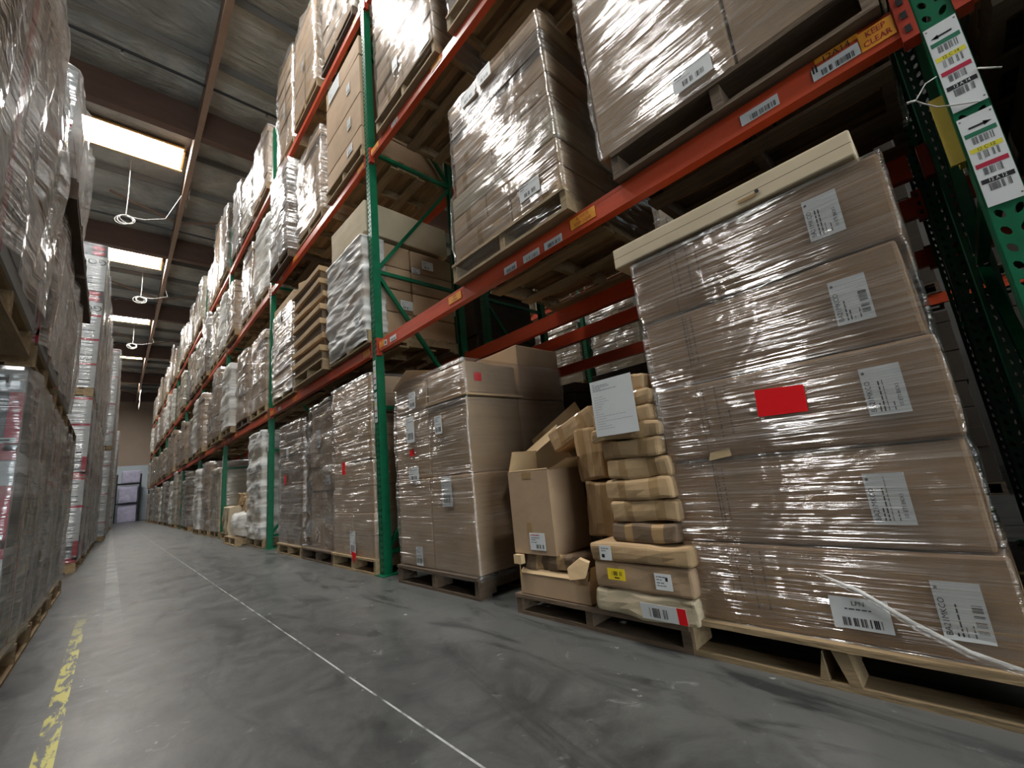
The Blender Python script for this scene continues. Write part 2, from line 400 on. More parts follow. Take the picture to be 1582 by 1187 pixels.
def film_mesh(levels, m, nf=30, ns=14, nz=24, amp=.012, seed=1, rad=.03, cover=.0, freq=(3, 9), name='stretch_film', drop=0.0):
    """levels: [(z, x0, x1, y0, y1)] bottom to top; closed sleeve with horizontal folds"""
    mb = MB(); i = mb.mi(m); off = Vector((seed * 7.1, seed * 3.3, seed * 1.7))
    zs = [levels[0][0] + (levels[-1][0] - levels[0][0]) * k / nz for k in range(nz + 1)]
    # perimeter parameters: front (-x) face from y1 to y0, near side, back, far side
    per = []
    def seg(side, n):
        for k in range(n): per.append((side, k / n))
    seg('f', nf); seg('n', ns); seg('b', max(4, ns // 2)); seg('s', ns)
    np_ = len(per)
    for k, z in enumerate(zs):
        for a in range(len(levels) - 1):
            if levels[a][0] <= z <= levels[a + 1][0] + 1e-6:
                u = (z - levels[a][0]) / max(1e-6, levels[a + 1][0] - levels[a][0]); break
        l0, l1 = levels[a], levels[a + 1]
        x0, x1, y0, y1 = [l0[j] * (1 - u) + l1[j] * u for j in range(1, 5)]
        for (sd, t) in per:
            if sd == 'f': p = Vector((x0, y1 + (y0 - y1) * t, z)); n_ = Vector((-1, 0, 0))
            elif sd == 'n': p = Vector((x0 + (x1 - x0) * t, y0, z)); n_ = Vector((0, -1, 0))
            elif sd == 'b': p = Vector((x1, y0 + (y1 - y0) * t, z)); n_ = Vector((1, 0, 0))
            else: p = Vector((x1 + (x0 - x1) * t, y1, z)); n_ = Vector((0, 1, 0))
            # soften corners
            q = Vector((max(x0 + rad, min(x1 - rad, p.x)), max(y0 + rad, min(y1 - rad, p.y)), z)); d = p - q
            if d.length > 1e-6: d = d.normalized(); p = q + d * rad; n_ = d
            w1 = noise.noise(Vector((p.x * freq[0], p.y * freq[0], z * freq[1] + p.y * 1.5)) + off)
            w2 = noise.noise(Vector((p.x * freq[0] * 2.1, p.y * freq[0] * 2.1, z * freq[1] * 2.7 - p.y * 4)) + off)
            e = amp * max(0, .55 + w1 + .5 * w2)
            p = p + n_ * e
            if k == 0 and drop: p.z += drop * noise.noise(Vector((p.x * 4, p.y * 4, 0)) + off)
            mb.v.append(tuple(p))
    for k in range(len(zs) - 1):
        for a in range(np_):
            b = (a + 1) % np_
            mb.f.append([k * np_ + a, k * np_ + b, (k + 1) * np_ + b, (k + 1) * np_ + a]); mb.m.append(i)
    if cover:
        base = len(zs) - 1; l = levels[-1]; k0 = len(mb.v)
        cx, cy = (l[1] + l[2]) / 2, (l[3] + l[4]) / 2
        for a in range(np_):
            p = Vector(mb.v[base * np_ + a]); d = Vector((cx - p.x, cy - p.y, 0)).normalized()
            mb.v.append(tuple(p + d * cover * (1 + .5 * noise.noise(p * 5 + off)) + Vector((0, 0, .004))))
        for a in range(np_):
            b = (a + 1) % np_; mb.f.append([base * np_ + a, base * np_ + b, k0 + b, k0 + a]); mb.m.append(i)
    return mb.mesh(name, True)

# ------------------------------------------------------------------ pallets
def pallet_meshes(W=1.0, D=1.06, m='wood', hgt=.13, seed=1, split_mid=False):
    r = random.Random(seed); t = .018
    dk = MB(); nb = 7
    for i in range(nb):
        wd = .09 if 0 < i < nb - 1 else .13
        x = -D / 2 + (D - .11) * i / (nb - 1) + .055
        dk.box(x - wd / 2, x + wd / 2, -W / 2 + r.uniform(0, .008), W / 2 - r.uniform(0, .008), hgt - t, hgt, m)
    bd = MB()
    for i in range(4):
        x = -D / 2 + (D - .1) * i / 3 + .05
        bd.box(x - .05, x + .05, -W / 2, W / 2, 0, t, m)
    st = []
    for j, y in enumerate((-W / 2 + .02, 0, W / 2 - .02)):
        s = MB(); z0, z1 = t, hgt - t
        if split_mid and j == 1:
            # broken end block: two splinters
            s.box(-D / 2 + .12, D / 2, y - .019, y + .019, z0, z1, m)
            s.add([(-D / 2, y + .03, z0), (-D / 2, y + .055, z0), (-D / 2, y + .036, z1 - .012), (-D / 2 + .12, y + .03, z0), (-D / 2 + .12, y + .055, z0), (-D / 2 + .12, y + .036, z1 - .012)],
                  [(0, 2, 1), (3, 4, 5), (0, 1, 4, 3), (1, 2, 5, 4), (2, 0, 3, 5)], m)
            s.add([(-D / 2, y - .05, z0), (-D / 2, y - .02, z0), (-D / 2, y + .012, z1), (-D / 2, y - .03, z1), (-D / 2 + .1, y - .05, z0), (-D / 2 + .1, y - .02, z0), (-D / 2 + .1, y + .012, z1), (-D / 2 + .1, y - .03, z1)],
                  [(0, 3, 2, 1), (4, 5, 6, 7), (0, 1, 5, 4), (1, 2, 6, 5), (2, 3, 7, 6), (3, 0, 4, 7)], m)
        else:
            s.box(-D / 2, -D / 2 + .14, y - .019, y + .019, z0, z1, m)
            s.box(-D / 2 + .14, -D / 2 + .4, y - .019, y + .019, z0 + .032, z1, m)
            s.box(-D / 2 + .4, D / 2 - .4, y - .019, y + .019, z0, z1, m)
            s.box(D / 2 - .4, D / 2 - .14, y - .019, y + .019, z0 + .032, z1, m)
            s.box(D / 2 - .14, D / 2, y - .019, y + .019, z0, z1, m)
        st.append(s.mesh('stringer'))
    return dk.mesh('top_deck'), bd.mesh('bottom_boards'), st
_PM = {}
def pallet(loc, label, W=1.0, D=1.06, m='wood', parts=True, rz=0, hgt=.13, split=False, group=None):
    k = (W, D, m, hgt, split)
    if k not in _PM: _PM[k] = pallet_meshes(W, D, m, hgt, len(_PM) + 3, split)
    dk, bd, st = _PM[k]
    t = thing('wooden_pallet', label, 'pallet', loc, (0, 0, rz), group)
    obj('top_deck', dk, t); obj('bottom_boards', bd, t)
    for s in st: obj('stringer', s, t)
    return t
_PS = {}
def pallet_single(loc, label, W=1.0, D=1.06, m='wood', group=None, rz=0):
    """small in the photo: one mesh"""
    k = (W, D, m)
    if k not in _PS:
        mb = MB(); t = .018; hg = .13
        for i in range(7):
            x = -D / 2 + (D - .11) * i / 6 + .055; mb.box(x - .045, x + .045, -W / 2, W / 2, hg - t, hg, m)
        for i in range(4):
            x = -D / 2 + (D - .1) * i / 3 + .05; mb.box(x - .05, x + .05, -W / 2, W / 2, 0, t, m)
        for y in (-W / 2 + .02, 0, W / 2 - .02): mb.box(-D / 2, D / 2, y - .019, y + .019, t, hg - t, m)
        _PS[k] = mb.mesh('wooden_pallet')
    return tag(obj('wooden_pallet', _PS[k], None, loc, (0, 0, rz)), label, 'pallet', group)

# ================================================================== THE HALL
X0, X1, Y0, Y1, ZC = -9.0, 11.0, -9.0, 44.0, 9.5
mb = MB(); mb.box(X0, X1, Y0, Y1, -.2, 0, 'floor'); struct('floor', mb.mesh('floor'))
mb = MB(); mb.box(X0, X1, Y1, Y1 + .2, 4.15, ZC, 'wall_up'); mb.box(X0, X1, Y1, Y1 + .2, 0, 4.15, 'wall_lo'); struct('wall_back', mb.mesh('wall_back'))
mb = MB(); mb.box(X1, X1 + .2, Y0, Y1, 0, ZC, 'wall_grey'); struct('wall_right', mb.mesh('wall_right'))
mb = MB(); mb.box(X0 - .2, X0, Y0, Y1, 0, ZC, 'wall_grey'); struct('wall_left', mb.mesh('wall_left'))
mb = MB(); mb.box(X0, -3.6, Y0 - .2, Y0, 0, ZC, 'wall_grey'); mb.box(1.3, X1, Y0 - .2, Y0, 0, ZC, 'wall_grey'); mb.box(-3.6, 1.3, Y0 - .2, Y0, 4.6, ZC, 'wall_grey'); struct('wall_front_light_gap', mb.mesh('wall_front_light_gap'))  # unseen wall; its opening is added so sky light fills the aisle
# pillowed insulation between purlins, open where the skylights are
mb = MB(); mi = mb.mi('ceiling')
ys = [Y0 + (Y1 - Y0) * k / 265 for k in range(266)]; xs = [X0 + (X1 - X0) * k / 40 for k in range(41)]
for y in ys:
    ph = ((y - 10.4) / 1.6) % 1.0
    for x in xs:
        sag = .10 * math.sin(PI * ph) ** .8 + .05 * noise.noise(Vector((x * .9, y * 1.3, 2)))
        mb.v.append((x, y, ZC + .12 - sag))
nx = len(xs)
for j in range(len(ys) - 1):
    for i in range(nx - 1):
        cx, cy = (xs[i] + xs[i + 1]) / 2, (ys[j] + ys[j + 1]) / 2
        mb.f.append([j * nx + i, (j + 1) * nx + i, (j + 1) * nx + i + 1, j * nx + i + 1]); mb.m.append(mi)
struct('ceiling', mb.mesh('ceiling', True))
mb = MB(); mb.box(X0 - .3, X1 + .3, Y0 - .3, Y1 + .3, ZC + .35, ZC + .5, 'black'); struct('ceiling_deck', mb.mesh('ceiling_deck'))
tn = [0]
def trim(me, loc=(0, 0, 0), rot=(0, 0, 0)):
    tn[0] += 1; return struct('trim_%d' % tn[0], me, loc, rot)
# roof timbers: deep beams across, a girder along the aisle, small purlins
mb = MB(); mb.box(X0, X1, -.1, .1, 8.88, ZC + .1, 'glulam'); me = mb.mesh('roof_timber')
for k in range(-2, 6): trim(me, (0, 10.4 + 6.4 * k, 0))
mb = MB(); mb.box(.87, .94, Y0, Y1, 8.87, ZC + .05, 'girder'); mb.box(.85, .96, Y0, Y1, 8.83, 8.87, 'girder'); trim(mb.mesh('roof_girder'))
mb = MB(); mb.box(X0, X1, -.02, .02, 9.44, 9.6, 'wall_grey'); me = mb.mesh('roof_purlin')
for k in range(-11, 21):
    if k % 4: trim(me, (0, 10.4 + 1.6 * k, 0))
# knee braces beside the girder
mb = MB(); mb.bar((.82, 0, 9.05), (-.6, 0, 9.5), .04, .05, 'girder'); mb.bar((1.0, 0, 9.05), (2.3, 0, 9.5), .04, .05, 'girder'); me = mb.mesh('roof_brace')
for k in range(0, 5): trim(me, (0, 14.6 + 6.4 * k, -.02))
# skylights
wn = 0
for (x, y, wx, wy) in LAMPS:
    wn += 1; zp = 9.42
    t = struct('window_%d' % wn, None, (x, y, zp))
    mb = MB(); mb.quad((-wx / 2, -wy / 2, 0), (-wx / 2, wy / 2, 0), (wx / 2, wy / 2, 0), (wx / 2, -wy / 2, 0), 'sky'); mb.box(-wx / 2, wx / 2, -wy / 2, wy / 2, .003, .02, 'skyframe'); obj('skylight_panel', mb.mesh('skylight_panel'), t)
    mb = MB(); h0, h1 = -.06, .03
    mb.box(-wx / 2 - .04, wx / 2 + .04, wy / 2, wy / 2 + .05, h0 - .04, h1, 'skyframe'); mb.box(-wx / 2 - .04, wx / 2 + .04, -wy / 2 - .05, -wy / 2, 0, h1, 'skyframe')
    mb.box(-wx / 2 - .04, -wx / 2, -wy / 2, wy / 2, h0, h1, 'skyframe'); mb.box(wx / 2, wx / 2 + .04, -wy / 2, wy / 2, h0, h1, 'skyframe')
    obj('window_frame', mb.mesh('window_frame'), t)
    mb = MB()
    for k in range(18):
        xx = -wx / 2 + wx * (k + .5) / 18; mb.box(xx - .004, xx + .004, -wy / 2, wy / 2, -.05, -.043, 'steel')
    obj('wire_guard', mb.mesh('wire_guard'), t)
# sprinkler lines
OW = ['first', 'second', 'third', 'fourth', 'fifth', 'sixth', 'seventh', 'eighth', 'ninth', 'tenth', 'eleventh', 'twelfth']
mb = MB(); mb.tube([(X0 + .1, 0, 0), (X1 - .1, 0, 0)], .028, 'pipe', 8); me = mb.mesh('pipe_run')
mb = MB(); mb.tube([(0, 0, 0), (0, 0, -.09)], .012, 'pipe', 6); mb.tube([(0, 0, -.09), (0, 0, -.1)], .03, 'steel', 8); mh = mb.mesh('sprinkler_head')
for k, y in enumerate((9.1, 15.4, 21.9, 28.3, 34.7)):
    t = thing('sprinkler_pipe', 'black sprinkler pipe crossing the roof just before the %s deep timber' % OW[k], 'pipe', (0, y, 9.18), group='sprinkler pipes under the roof')
    obj('pipe_run', me, t)
    for x in (-2.9, -.4, 2.0, 4.4): obj('sprinkler_head', mh, t, (x, 0, 0))
# hanging cords with coils
def cord(x, y, z0, z1, label, seed):
    r = random.Random(seed); mb = MB(); zt = 9.1
    mb.tube([(x, y, zt + .45), (x + .01, y, (zt + z1) / 2), (x, y, z1)], .008, 'cord', 6)
    o = tag(obj('hanging_cord', mb.mesh('hanging_cord'), None), label, 'cord', 'cords hanging from the roof')
    mb = MB()
    for k in range(5):
        a0 = r.uniform(0, PI); rr = .11 + .08 * r.random(); cx, cz = x + r.uniform(-.03, .03), z1 - rr * .8
        tl = r.uniform(-.5, .5)
        mb.tube([(cx + rr * math.cos(a) * math.cos(tl), y + rr * math.cos(a) * math.sin(tl) + .01 * k, cz + rr * .7 * math.sin(a)) for a in [2 * PI * q / 20 for q in range(21)]], .007, 'cord', 6, False)
    obj('cord_coil', mb.mesh('cord_coil', True), o)
    mb = MB(); mb.tube([(x, y, z1 - .05), (x + .35, y, z1 - .02), (x + .75, y - .1, z1 + .1), (.84, y - .1, z1 + .9)], .007, 'cord', 6); obj('cord_tail', mb.mesh('cord_tail'), o)
cord(-.2, 12.95, 9.1, 7.95, 'white coiled cord hanging behind the big first skylight over the aisle', 2)
cord(.3, 19.4, 9.1, 8.4, 'white coiled cord hanging behind the second skylight over the aisle', 5)
cord(.25, 25.8, 9.1, 8.5, 'small white coiled cord hanging behind the third skylight over the aisle', 8)
def hanging_sheet(x, y, z, w_, h_, label, seed):
    mb = MB(); i = mb.mi('film_white'); nx_, nz_ = 6, 14
    for k in range(nz_ + 1):
        for j in range(nx_ + 1):
            u = j / nx_ - .5; v = k / nz_
            mb.v.append((x + .06 * noise.noise(Vector((u * 3, v * 4, seed))), y + u * w_ * (1 - .5 * v) + .25 * v * w_, z - v * h_ + .03 * noise.noise(Vector((u * 5, v * 3, seed + 4)))))
    for k in range(nz_):
        for j in range(nx_): a = k * (nx_ + 1) + j; mb.f.append([a, a + 1, a + nx_ + 2, a + nx_ + 1]); mb.m.append(i)
    tag(obj('plastic_sheet', mb.mesh('plastic_sheet', True)), label, 'plastic sheet')
hanging_sheet(.985, 12.6, 9.3, 1.6, .5, 'torn clear plastic hanging from the girder beside the big first skylight', 1)
hanging_sheet(.975, 38.0, 9.1, 1.6, 1.5, 'torn pale plastic sheet hanging from the girder far down the aisle', 3)

# ================================================================== PALLET RACK
XF, DEP = 1.685, 1.065           # front plane of the racking, frame depth
YB, BAY = -.165, 3.66
LV = (2.037, 4.068, 6.03)
PW = .075
HP = 7.15
def post_mesh(hgt, holes=True, flip=False):
    mb = MB(); m = 'green'; w_ = PW; cell = .05; n = int(hgt / cell)
    # front plate made of cells, each with a drop-shaped hole
    if holes:
        cols = [(.004, .037), (.038, .071)]
        mb.box(0, .002, 0, .004, 0, hgt, m); mb.box(0, .002, .071, w_, 0, hgt, m); mb.box(0, .002, .037, .038, 0, hgt, m)
        for i in range(n):
            z0 = i * cell
            for ci, (a, b) in enumerate(cols):
                cy, cz = (a + b) / 2, z0 + cell / 2; off = (.006 if ci else -.006)
                outer = [(a, z0), ((a + b) / 2, z0), (b, z0), (b, cz), (b, z0 + cell), ((a + b) / 2, z0 + cell), (a, z0 + cell), (a, cz)]
                ang = [5 * PI / 4, 3 * PI / 2, 7 * PI / 4, 0, PI / 4, PI / 2, 3 * PI / 4, PI]
                inner = [(cy + .0085 * math.cos(t) + .35 * .013 * math.sin(t) * (1 if ci else -1), cz + .014 * math.sin(t)) for t in ang]
                vs = [(0, y, z) for y, z in outer] + [(0, y, z) for y, z in inner] + [(.003, y, z) for y, z in inner]
                fs = [(k, (k + 1) % 8, 8 + (k + 1) % 8, 8 + k) for k in range(8)] + [(8 + k, 8 + (k + 1) % 8, 16 + (k + 1) % 8, 16 + k) for k in range(8)]
                mb.add(vs, [tuple(reversed(f)) for f in fs], m)
        mb.box(0, .002, 0, w_, n * cell, hgt, m)
    else: mb.box(0, .003, 0, w_, 0, hgt, m)
    mb.box(0, .075, 0, .003, 0, hgt, m); mb.box(0, .075, w_ - .003, w_, 0, hgt, m)
    mb.box(.072, .075, .003, .018, 0, hgt, m); mb.box(.072, .075, w_ - .018, w_ - .003, 0, hgt, m)
    if flip: mb.v = [(-x, y, z) for x, y, z in mb.v]; mb.f = [f[::-1] for f in mb.f]
    return mb.mesh('post')
PF = post_mesh(HP); PR = post_mesh(HP, True, True)
mb = MB(); mb.box(-.03, .13, -.04, .13, 0, .008, 'green')
for bx, by in ((-.012, .11), (.11, -.02)): mb.tube([(bx, by, .008), (bx, by, .03)], .008, 'steel', 6)
BP = mb.mesh('base_plate')
def bar_mesh(a, b, nm):
    mb = MB(); mb.bar(a, b, .035, .035, 'green', (0, 1, 0)); return mb.mesh(nm)
zb = [.18, 1.42, 2.76, 4.1, 5.42, 6.7]
HB = [bar_mesh((.07, .0375, z), (DEP - .07, .0375, z), 'horizontal_brace') for z in zb]
DB = []
for i in range(5):
    a, b = (zb[i] + .04, zb[i + 1] - .04)
    DB.append(bar_mesh((.07, .0375, a if i % 2 == 0 else a), (DEP - .07, .0375, b), 'diagonal_brace') if i % 2 == 0 else bar_mesh((DEP - .07, .0375, a), (.07, .0375, b), 'diagonal_brace'))
# braces meet the front post just above and below 2.76 m
DB[1] = bar_mesh((DEP - .07, .0375, zb[1] + .04), (.07, .0375, zb[2] - .04), 'diagonal_brace')
DB[2] = bar_mesh((.07, .0375, zb[2] + .04), (DEP - .07, .0375, zb[3] - .04), 'diagonal_brace')
def frame_(x, y, label, group):
    t = thing('rack_upright_frame', label, 'rack frame', (x, y, 0), group=group)
    obj('post', PF, t); obj('post', PR, t, (DEP, 0, 0))
    obj('base_plate', BP, t); obj('base_plate', BP, t, (DEP - .1, 0, 0))
    for m_ in HB: obj('horizontal_brace', m_, t)
    for m_ in DB: obj('diagonal_brace', m_, t)
    return t
def post_y(k): return YB + BAY * k if k > 0 else YB - PW
FR = {}
for k in range(0, 11):
    FR[k] = frame_(XF, post_y(k), 'tall perforated green steel rack upright, %s along the aisle counting from the tagged one' % OW[k] if k else
                   'green steel rack upright carrying two white barcode tags, beside the tall brown boxes', 'green uprights along the aisle')
frame_(XF, YB - BAY - PW, 'green steel rack upright in the dark beyond the tagged upright', 'green uprights along the aisle')
# cross bars
def beam_mesh(L):
    mb = MB()
    mb.box(0, .05, 0, L, -.12, -.035, 'orange'); mb.box(.02, .05, 0, L, -.035, 0, 'orange')
    mb.box(0, .02, 0, L, -.04, -.035, 'orange'); return mb.mesh('bar')
def beam_conn():
    mb = MB(); mb.box(-.006, .045, -.038, .0, -.145, .02, 'orange_dark')
    for z in (-.11, -.06, -.01): mb.box(-.0085, -.006, -.026, -.012, z - .012, z + .012, 'black')
    return mb.mesh('end_connector')
BL = BAY - PW
BM, BC = beam_mesh(BL), beam_conn()
LEVN = ['lowest', 'middle', 'top']
def crossbar(x, y, z, label, flip=False, L=BL):
    t = thing('rack_crossbar', label, 'rack beam', (x, y, z), (0, 0, PI) if flip else (0, 0, 0), 'orange cross bars of the rack')
    obj('bar', BM, t, (0, 0, 0) if not flip else (0, 0, 0))
    obj('end_connector', BC, t, (0, .0385, 0)); obj('end_connector', BC, t, (0, L, 0))
    return t
def bay_words(b):
    if b < 0: return 'in the dark bay beyond the tagged upright'
    if b == 0: return 'in the bay beside the tagged upright'
    return 'in the bay past the %s upright' % OW[b]
BEAMS = {}
for b in range(-1, 10):
    ys_ = post_y(b) + PW; ye = post_y(b + 1)
    if b == -1: ys_ = YB - BAY
    for l, z in enumerate(LV):
        if b == -1 and l > 0: continue
        zz = z + (.006 if b % 2 else 0)
        t = crossbar(XF, ys_, zz, '%s orange steel rack beam facing the aisle, %s' % (LEVN[l], bay_words(b)), L=ye - ys_)
        BEAMS[(b, l)] = t
        if 0 <= b <= 5:
            crossbar(XF + DEP, ye, zz, '%s orange steel rack beam behind the pallets, %s' % (LEVN[l], bay_words(b)), True, L=ye - ys_)
def on_beam(b, l, me, name, y, z, lab=None):
    t = BEAMS[(b, l)]; o = obj(name, me, t, (-.0015, y - t.location.y, z - t.location.z)); 
    if lab: o['label'] = lab
# bay labels and warning stickers
def beam_label(txt, w_=.13, seed=1, dark=True):
    s = Sheet(w_, .045); s.bars(-w_ * .3, w_ * .42, -.018, .004, seed=seed, n=26)
    if dark:
        s.text(txt, .008, .036, .03, 'ink', lift=3)
        s.rect(-w_ / 2 + .004, -w_ / 2 + .009, .004, .034, 'ink'); s.rect(-w_ / 2 + .013, -w_ / 2 + .018, .004, .034, 'ink')
    return s.mesh('bay_label')
on_beam(0, 0, beam_label('12A14', .13, 1), 'bay_label', .03, 1.965, 'white barcode label under a black strip reading 12A14')
on_beam(0, 0, beam_label('', .13, 2, False), 'bay_label', .265, 1.963)
on_beam(0, 0, beam_label('', .11, 3, False), 'bay_label', 1.66, 1.942)
on_beam(0, 0, beam_label('', .13, 4, False), 'bay_label', 1.48, 1.942)
on_beam(0, 0, beam_label('', .13, 6, False), 'bay_label', 1.31, 1.942)
on_beam(0, 0, beam_label('', .11, 5, False), 'bay_label', 3.16, 1.96)
def warn(w_=.16, h_=.058, lines=('ALWAYS', 'KEEP CLEAR'), m='amber'):
    s = Sheet(w_, h_, m)
    n = len(lines)
    for i, l in enumerate(lines): s.text(l, 0, (h_ * .23) * (1 - 2 * i) if n > 1 else 0, h_ * .42, 'box_red' if m == 'amber' else 'ink', sx=.8)
    return s.mesh('warning_sticker')
on_beam(0, 0, warn(.085, .07, ('KEEP', 'CLEAR')), 'warning_sticker', -.08, 1.975)
on_beam(0, 0, warn(.12, .026, ('ALWAYS',)), 'warning_sticker', .02, 2.021)
BEAMS[(0, 0)].children[-1].location.x = .0185
on_beam(0, 0, warn(.16, .06, ('ALWAYS', 'KEEP CLEAR')), 'warning_sticker', 1.1, 1.972)
on_beam(0, 0, warn(.15, .055, ('KEEP', 'CLEAR')), 'warning_sticker', 2.24, 1.975)
on_beam(0, 0, warn(.1, .06, ('KEEP', 'CLEAR')), 'warning_sticker', 3.37, 1.973)
s = Sheet(.05, .05); s.rect(-.015, .015, -.015, .015, 'inkgrey'); on_beam(0, 0, s.mesh('bay_label'), 'bay_label', 3.3, 1.963)
for b in range(0, 4):
    for l in (0, 1, 2):
        if b == 0 and l == 0: continue
        e = post_y(b + 1)
        on_beam(b, l, warn(.16, .06), 'warning_sticker', e - .14, LV[l] - .067)
        if l < 2: on_beam(b, l, warn(.14, .06), 'warning_sticker', e - 1.25, LV[l] - .067)
        on_beam(b, l, beam_label('', .12, b * 3 + l, False), 'bay_label', e - .55, LV[l] - .08)
        if b > 0: on_beam(b, l, warn(.15, .06), 'warning_sticker', post_y(b) + PW + .12, LV[l] - .067)
# tags on the near upright
def upright_tag(z0, z1, arrow, txt, code, label):
    wd, hh = .068, z1 - z0; s = Sheet(wd, hh, 'white'); top = hh / 2
    f = hh / .31
    a = top - .043 * f; d = -1 if arrow == 'l' else 1
    s.rect(-.018, .018, a - .003, a + .003, 'ink')
    zt = s.t + .0004
    tri = [(d * .026, a, zt), (d * .010, a + .007, zt), (d * .010, a - .007, zt)]
    if d < 0: tri = tri[::-1]
    s.mb.add(tri, [(2, 1, 0)] if d > 0 else [(2, 1, 0)], 'ink', s.fr)
    v = top - .066 * f
    for i, (c, t_) in enumerate((('tag_green', ''), ('tag_yellow', txt), ('tag_red', ''), ('ink', code))):
        s.rect(-.030, .030, v - .0075 * f, v + .0075 * f, c)
        if t_: s.text(t_, 0, v, .0135, 'ink' if c == 'tag_yellow' else 'white', lift=3, sx=.8)
        s.bars(-.019, .021, v - .034 * f, v - .010 * f, 'inkgrey', seed=i + 3, n=18)
        v -= .054 * f
    for uu in (-.029, .029): s.rect(uu - .002, uu + .002, top - .012, top - .008, 'inkgrey'); 
    s.rect(.027, .031, -top + .01, -top + .014, 'inkgrey')
    o = obj('barcode_tag', s.mesh('barcode_tag'), FR[0], (-.003, PW / 2 - .001, (z0 + z1) / 2)); o['label'] = label
upright_tag(1.60, 1.89, 'l', '12 C 14', '12 A 14', 'upper white tag with arrow and code 12 A 14')
upright_tag(1.30, 1.575, 'r', '12 C 12', '12 A 12', 'lower white tag with arrow and code 12 A 12')
mb = MB(); fy = YB + .004
mb.tube([(1.683, -.165, 1.735), (1.678, -.140, 1.728), (1.676, -.118, 1.700), (1.674, -.110, 1.690), (1.676, -.122, 1.672), (1.676, -.146, 1.640), (1.675, -.175, 1.622), (1.676, -.2, 1.609), (1.677, -.22, 1.600)], .0018, 'cord', 6)
mb.tube([(1.674, -.110, 1.690), (1.672, -.098, 1.693), (1.672, -.092, 1.694)], .0035, 'cord', 6)
tag(obj('cable_tie', mb.mesh('cable_tie', True)), 'white cable tie looped round the tagged green upright between its two tags', 'cable tie')
mb = MB(); mb.tube([(1.678, -.238, 1.695), (1.674, -.262, 1.672), (1.672, -.275, 1.660)], .0022, 'cord', 6)
tag(obj('cable_tie_end', mb.mesh('cable_tie_end', True)), 'short white cable tie end sticking out beyond the upper barcode tag', 'cable tie')
mb = MB(); mb.box(0, .05, 0, .012, 0, .22, 'plastic_yellow'); mb.box(0, .012, .012, .03, 0, .22, 'plastic_yellow')
obj('yellow_tag', mb.mesh('yellow_tag'), FR[0], (.012, PW + .001, 1.46), label='yellow plastic strip')
# location strips on the second upright
for z0 in (1.42, 1.72):
    s = Sheet(.05, .27); [s.rect(-.02, .02, -.1 + .06 * i, -.085 + .06 * i, c) for i, c in enumerate(('ink', 'tag_red', 'tag_yellow', 'tag_green'))]
    obj('barcode_tag', s.mesh('barcode_tag'), FR[1], (-.003, PW / 2, z0))
for k in (2, 3, 4):
    s = Sheet(.05, .27); [s.rect(-.02, .02, -.1 + .06 * i, -.085 + .06 * i, c) for i, c in enumerate(('ink', 'tag_red', 'tag_yellow', 'tag_green'))]
    obj('barcode_tag', s.mesh('barcode_tag'), FR[k], (-.003, PW / 2, 1.55))
# back rack of the pair and the rack across the next aisle
XB = XF + DEP + .28
for k in (-1, 0, 1, 2):
    frame_(XB, YB + BAY * k + (-.02), 'green steel rack upright of the rear rack, %s from the dark end' % OW[k + 1], 'green uprights of the rear rack')
XC = 6.6
for k in (0, 1, 2, 3):
    frame_(XC, 1.0 + BAY * k, 'green steel rack upright across the next aisle, %s from the dark end' % OW[k], 'green uprights across the next aisle')
for b in range(-1, 2):
    for xx, fl in ((XB, False), (XB + DEP, True)):
        yy = YB + BAY * b - .02 + PW
        crossbar(xx, yy + (BL if fl else 0), 1.96, 'rear rack orange beam, %s side, %s' % ('far' if fl else 'near', bay_words(b)), fl)
for b in range(0, 3):
    for l, z in enumerate((2.2, 4.1)):
        crossbar(XC, 1.0 + BAY * b + PW, z, '%s orange beam across the next aisle, %s span' % (LEVN[l], OW[b]))

# ================================================================== LOADS
_CM = {}
def carton_mesh(sx, sy, sz, m='card', style=0, name='carton'):
    k = (round(sx, 3), round(sy, 3), round(sz, 3), m, style)
    if k in _CM: return _CM[k]
    hy, hz = sy / 2, sz / 2; tape = None; tm = 'tape'
    if style == 1: tape = [(1, 0, .028, [(0, 0), (2, 1)])]
    if style == 2: tape = [(2, 0, .0025, None)]; tm = 'print'
    if style == 3: tape = [(0, 0, .028, [(1, 0), (2, 1)]), (1, sy * .28, .02, [(0, 0)])]
    nn = (2, 3, 2)
    _CM[k] = grid_box(sx, sy, sz, m, r=.007, n=nn, disp=crumple(.0035, len(_CM), .004, 4), tape=tape, tape_m=tm, name=name)
    return _CM[k]
def load_label_words(kind, b, l, s):
    lev = 'on the floor' if l == 0 else 'on the %s beam' % LEVN[l - 1]
    if b == 0: return '%s %s, bay beside the tagged upright, %s slot' % (kind, lev, ('first', 'middle', 'last')[s])
    return '%s %s, %s of bay past the %s upright' % (kind, lev, ('start', 'middle', 'end')[s], OW[b])
def stack_parts(rng, Hh, W, D, style, m):
    """layers of cartons -> list (cx, cy, z, sx, sy, sz, carton style)"""
    out = []; z = 0
    while z < Hh - .05:
        if style == 'big': h = rng.uniform(.34, .5); ny = 1 if rng.random() < .5 else 2
        elif style == 'flat': h = rng.uniform(.13, .2); ny = 1
        elif style == 'small': h = rng.uniform(.2, .28); ny = rng.choice((2, 3))
        else: h = rng.uniform(.24, .36); ny = rng.choice((1, 2))
        if z + h > Hh - .1: h = Hh - z
        h = round(h, 2)
        jx, jy = rng.uniform(-.012, .012), rng.uniform(-.012, .012)
        wj = W - rng.uniform(0, .05)
        for i in range(ny):
            sy = wj / ny
            out.append((jx, -wj / 2 + sy * (i + .5) + jy, z, round(D - rng.uniform(0, .04), 2), round(sy - .006, 2), h - .004))
        z += h
    return out
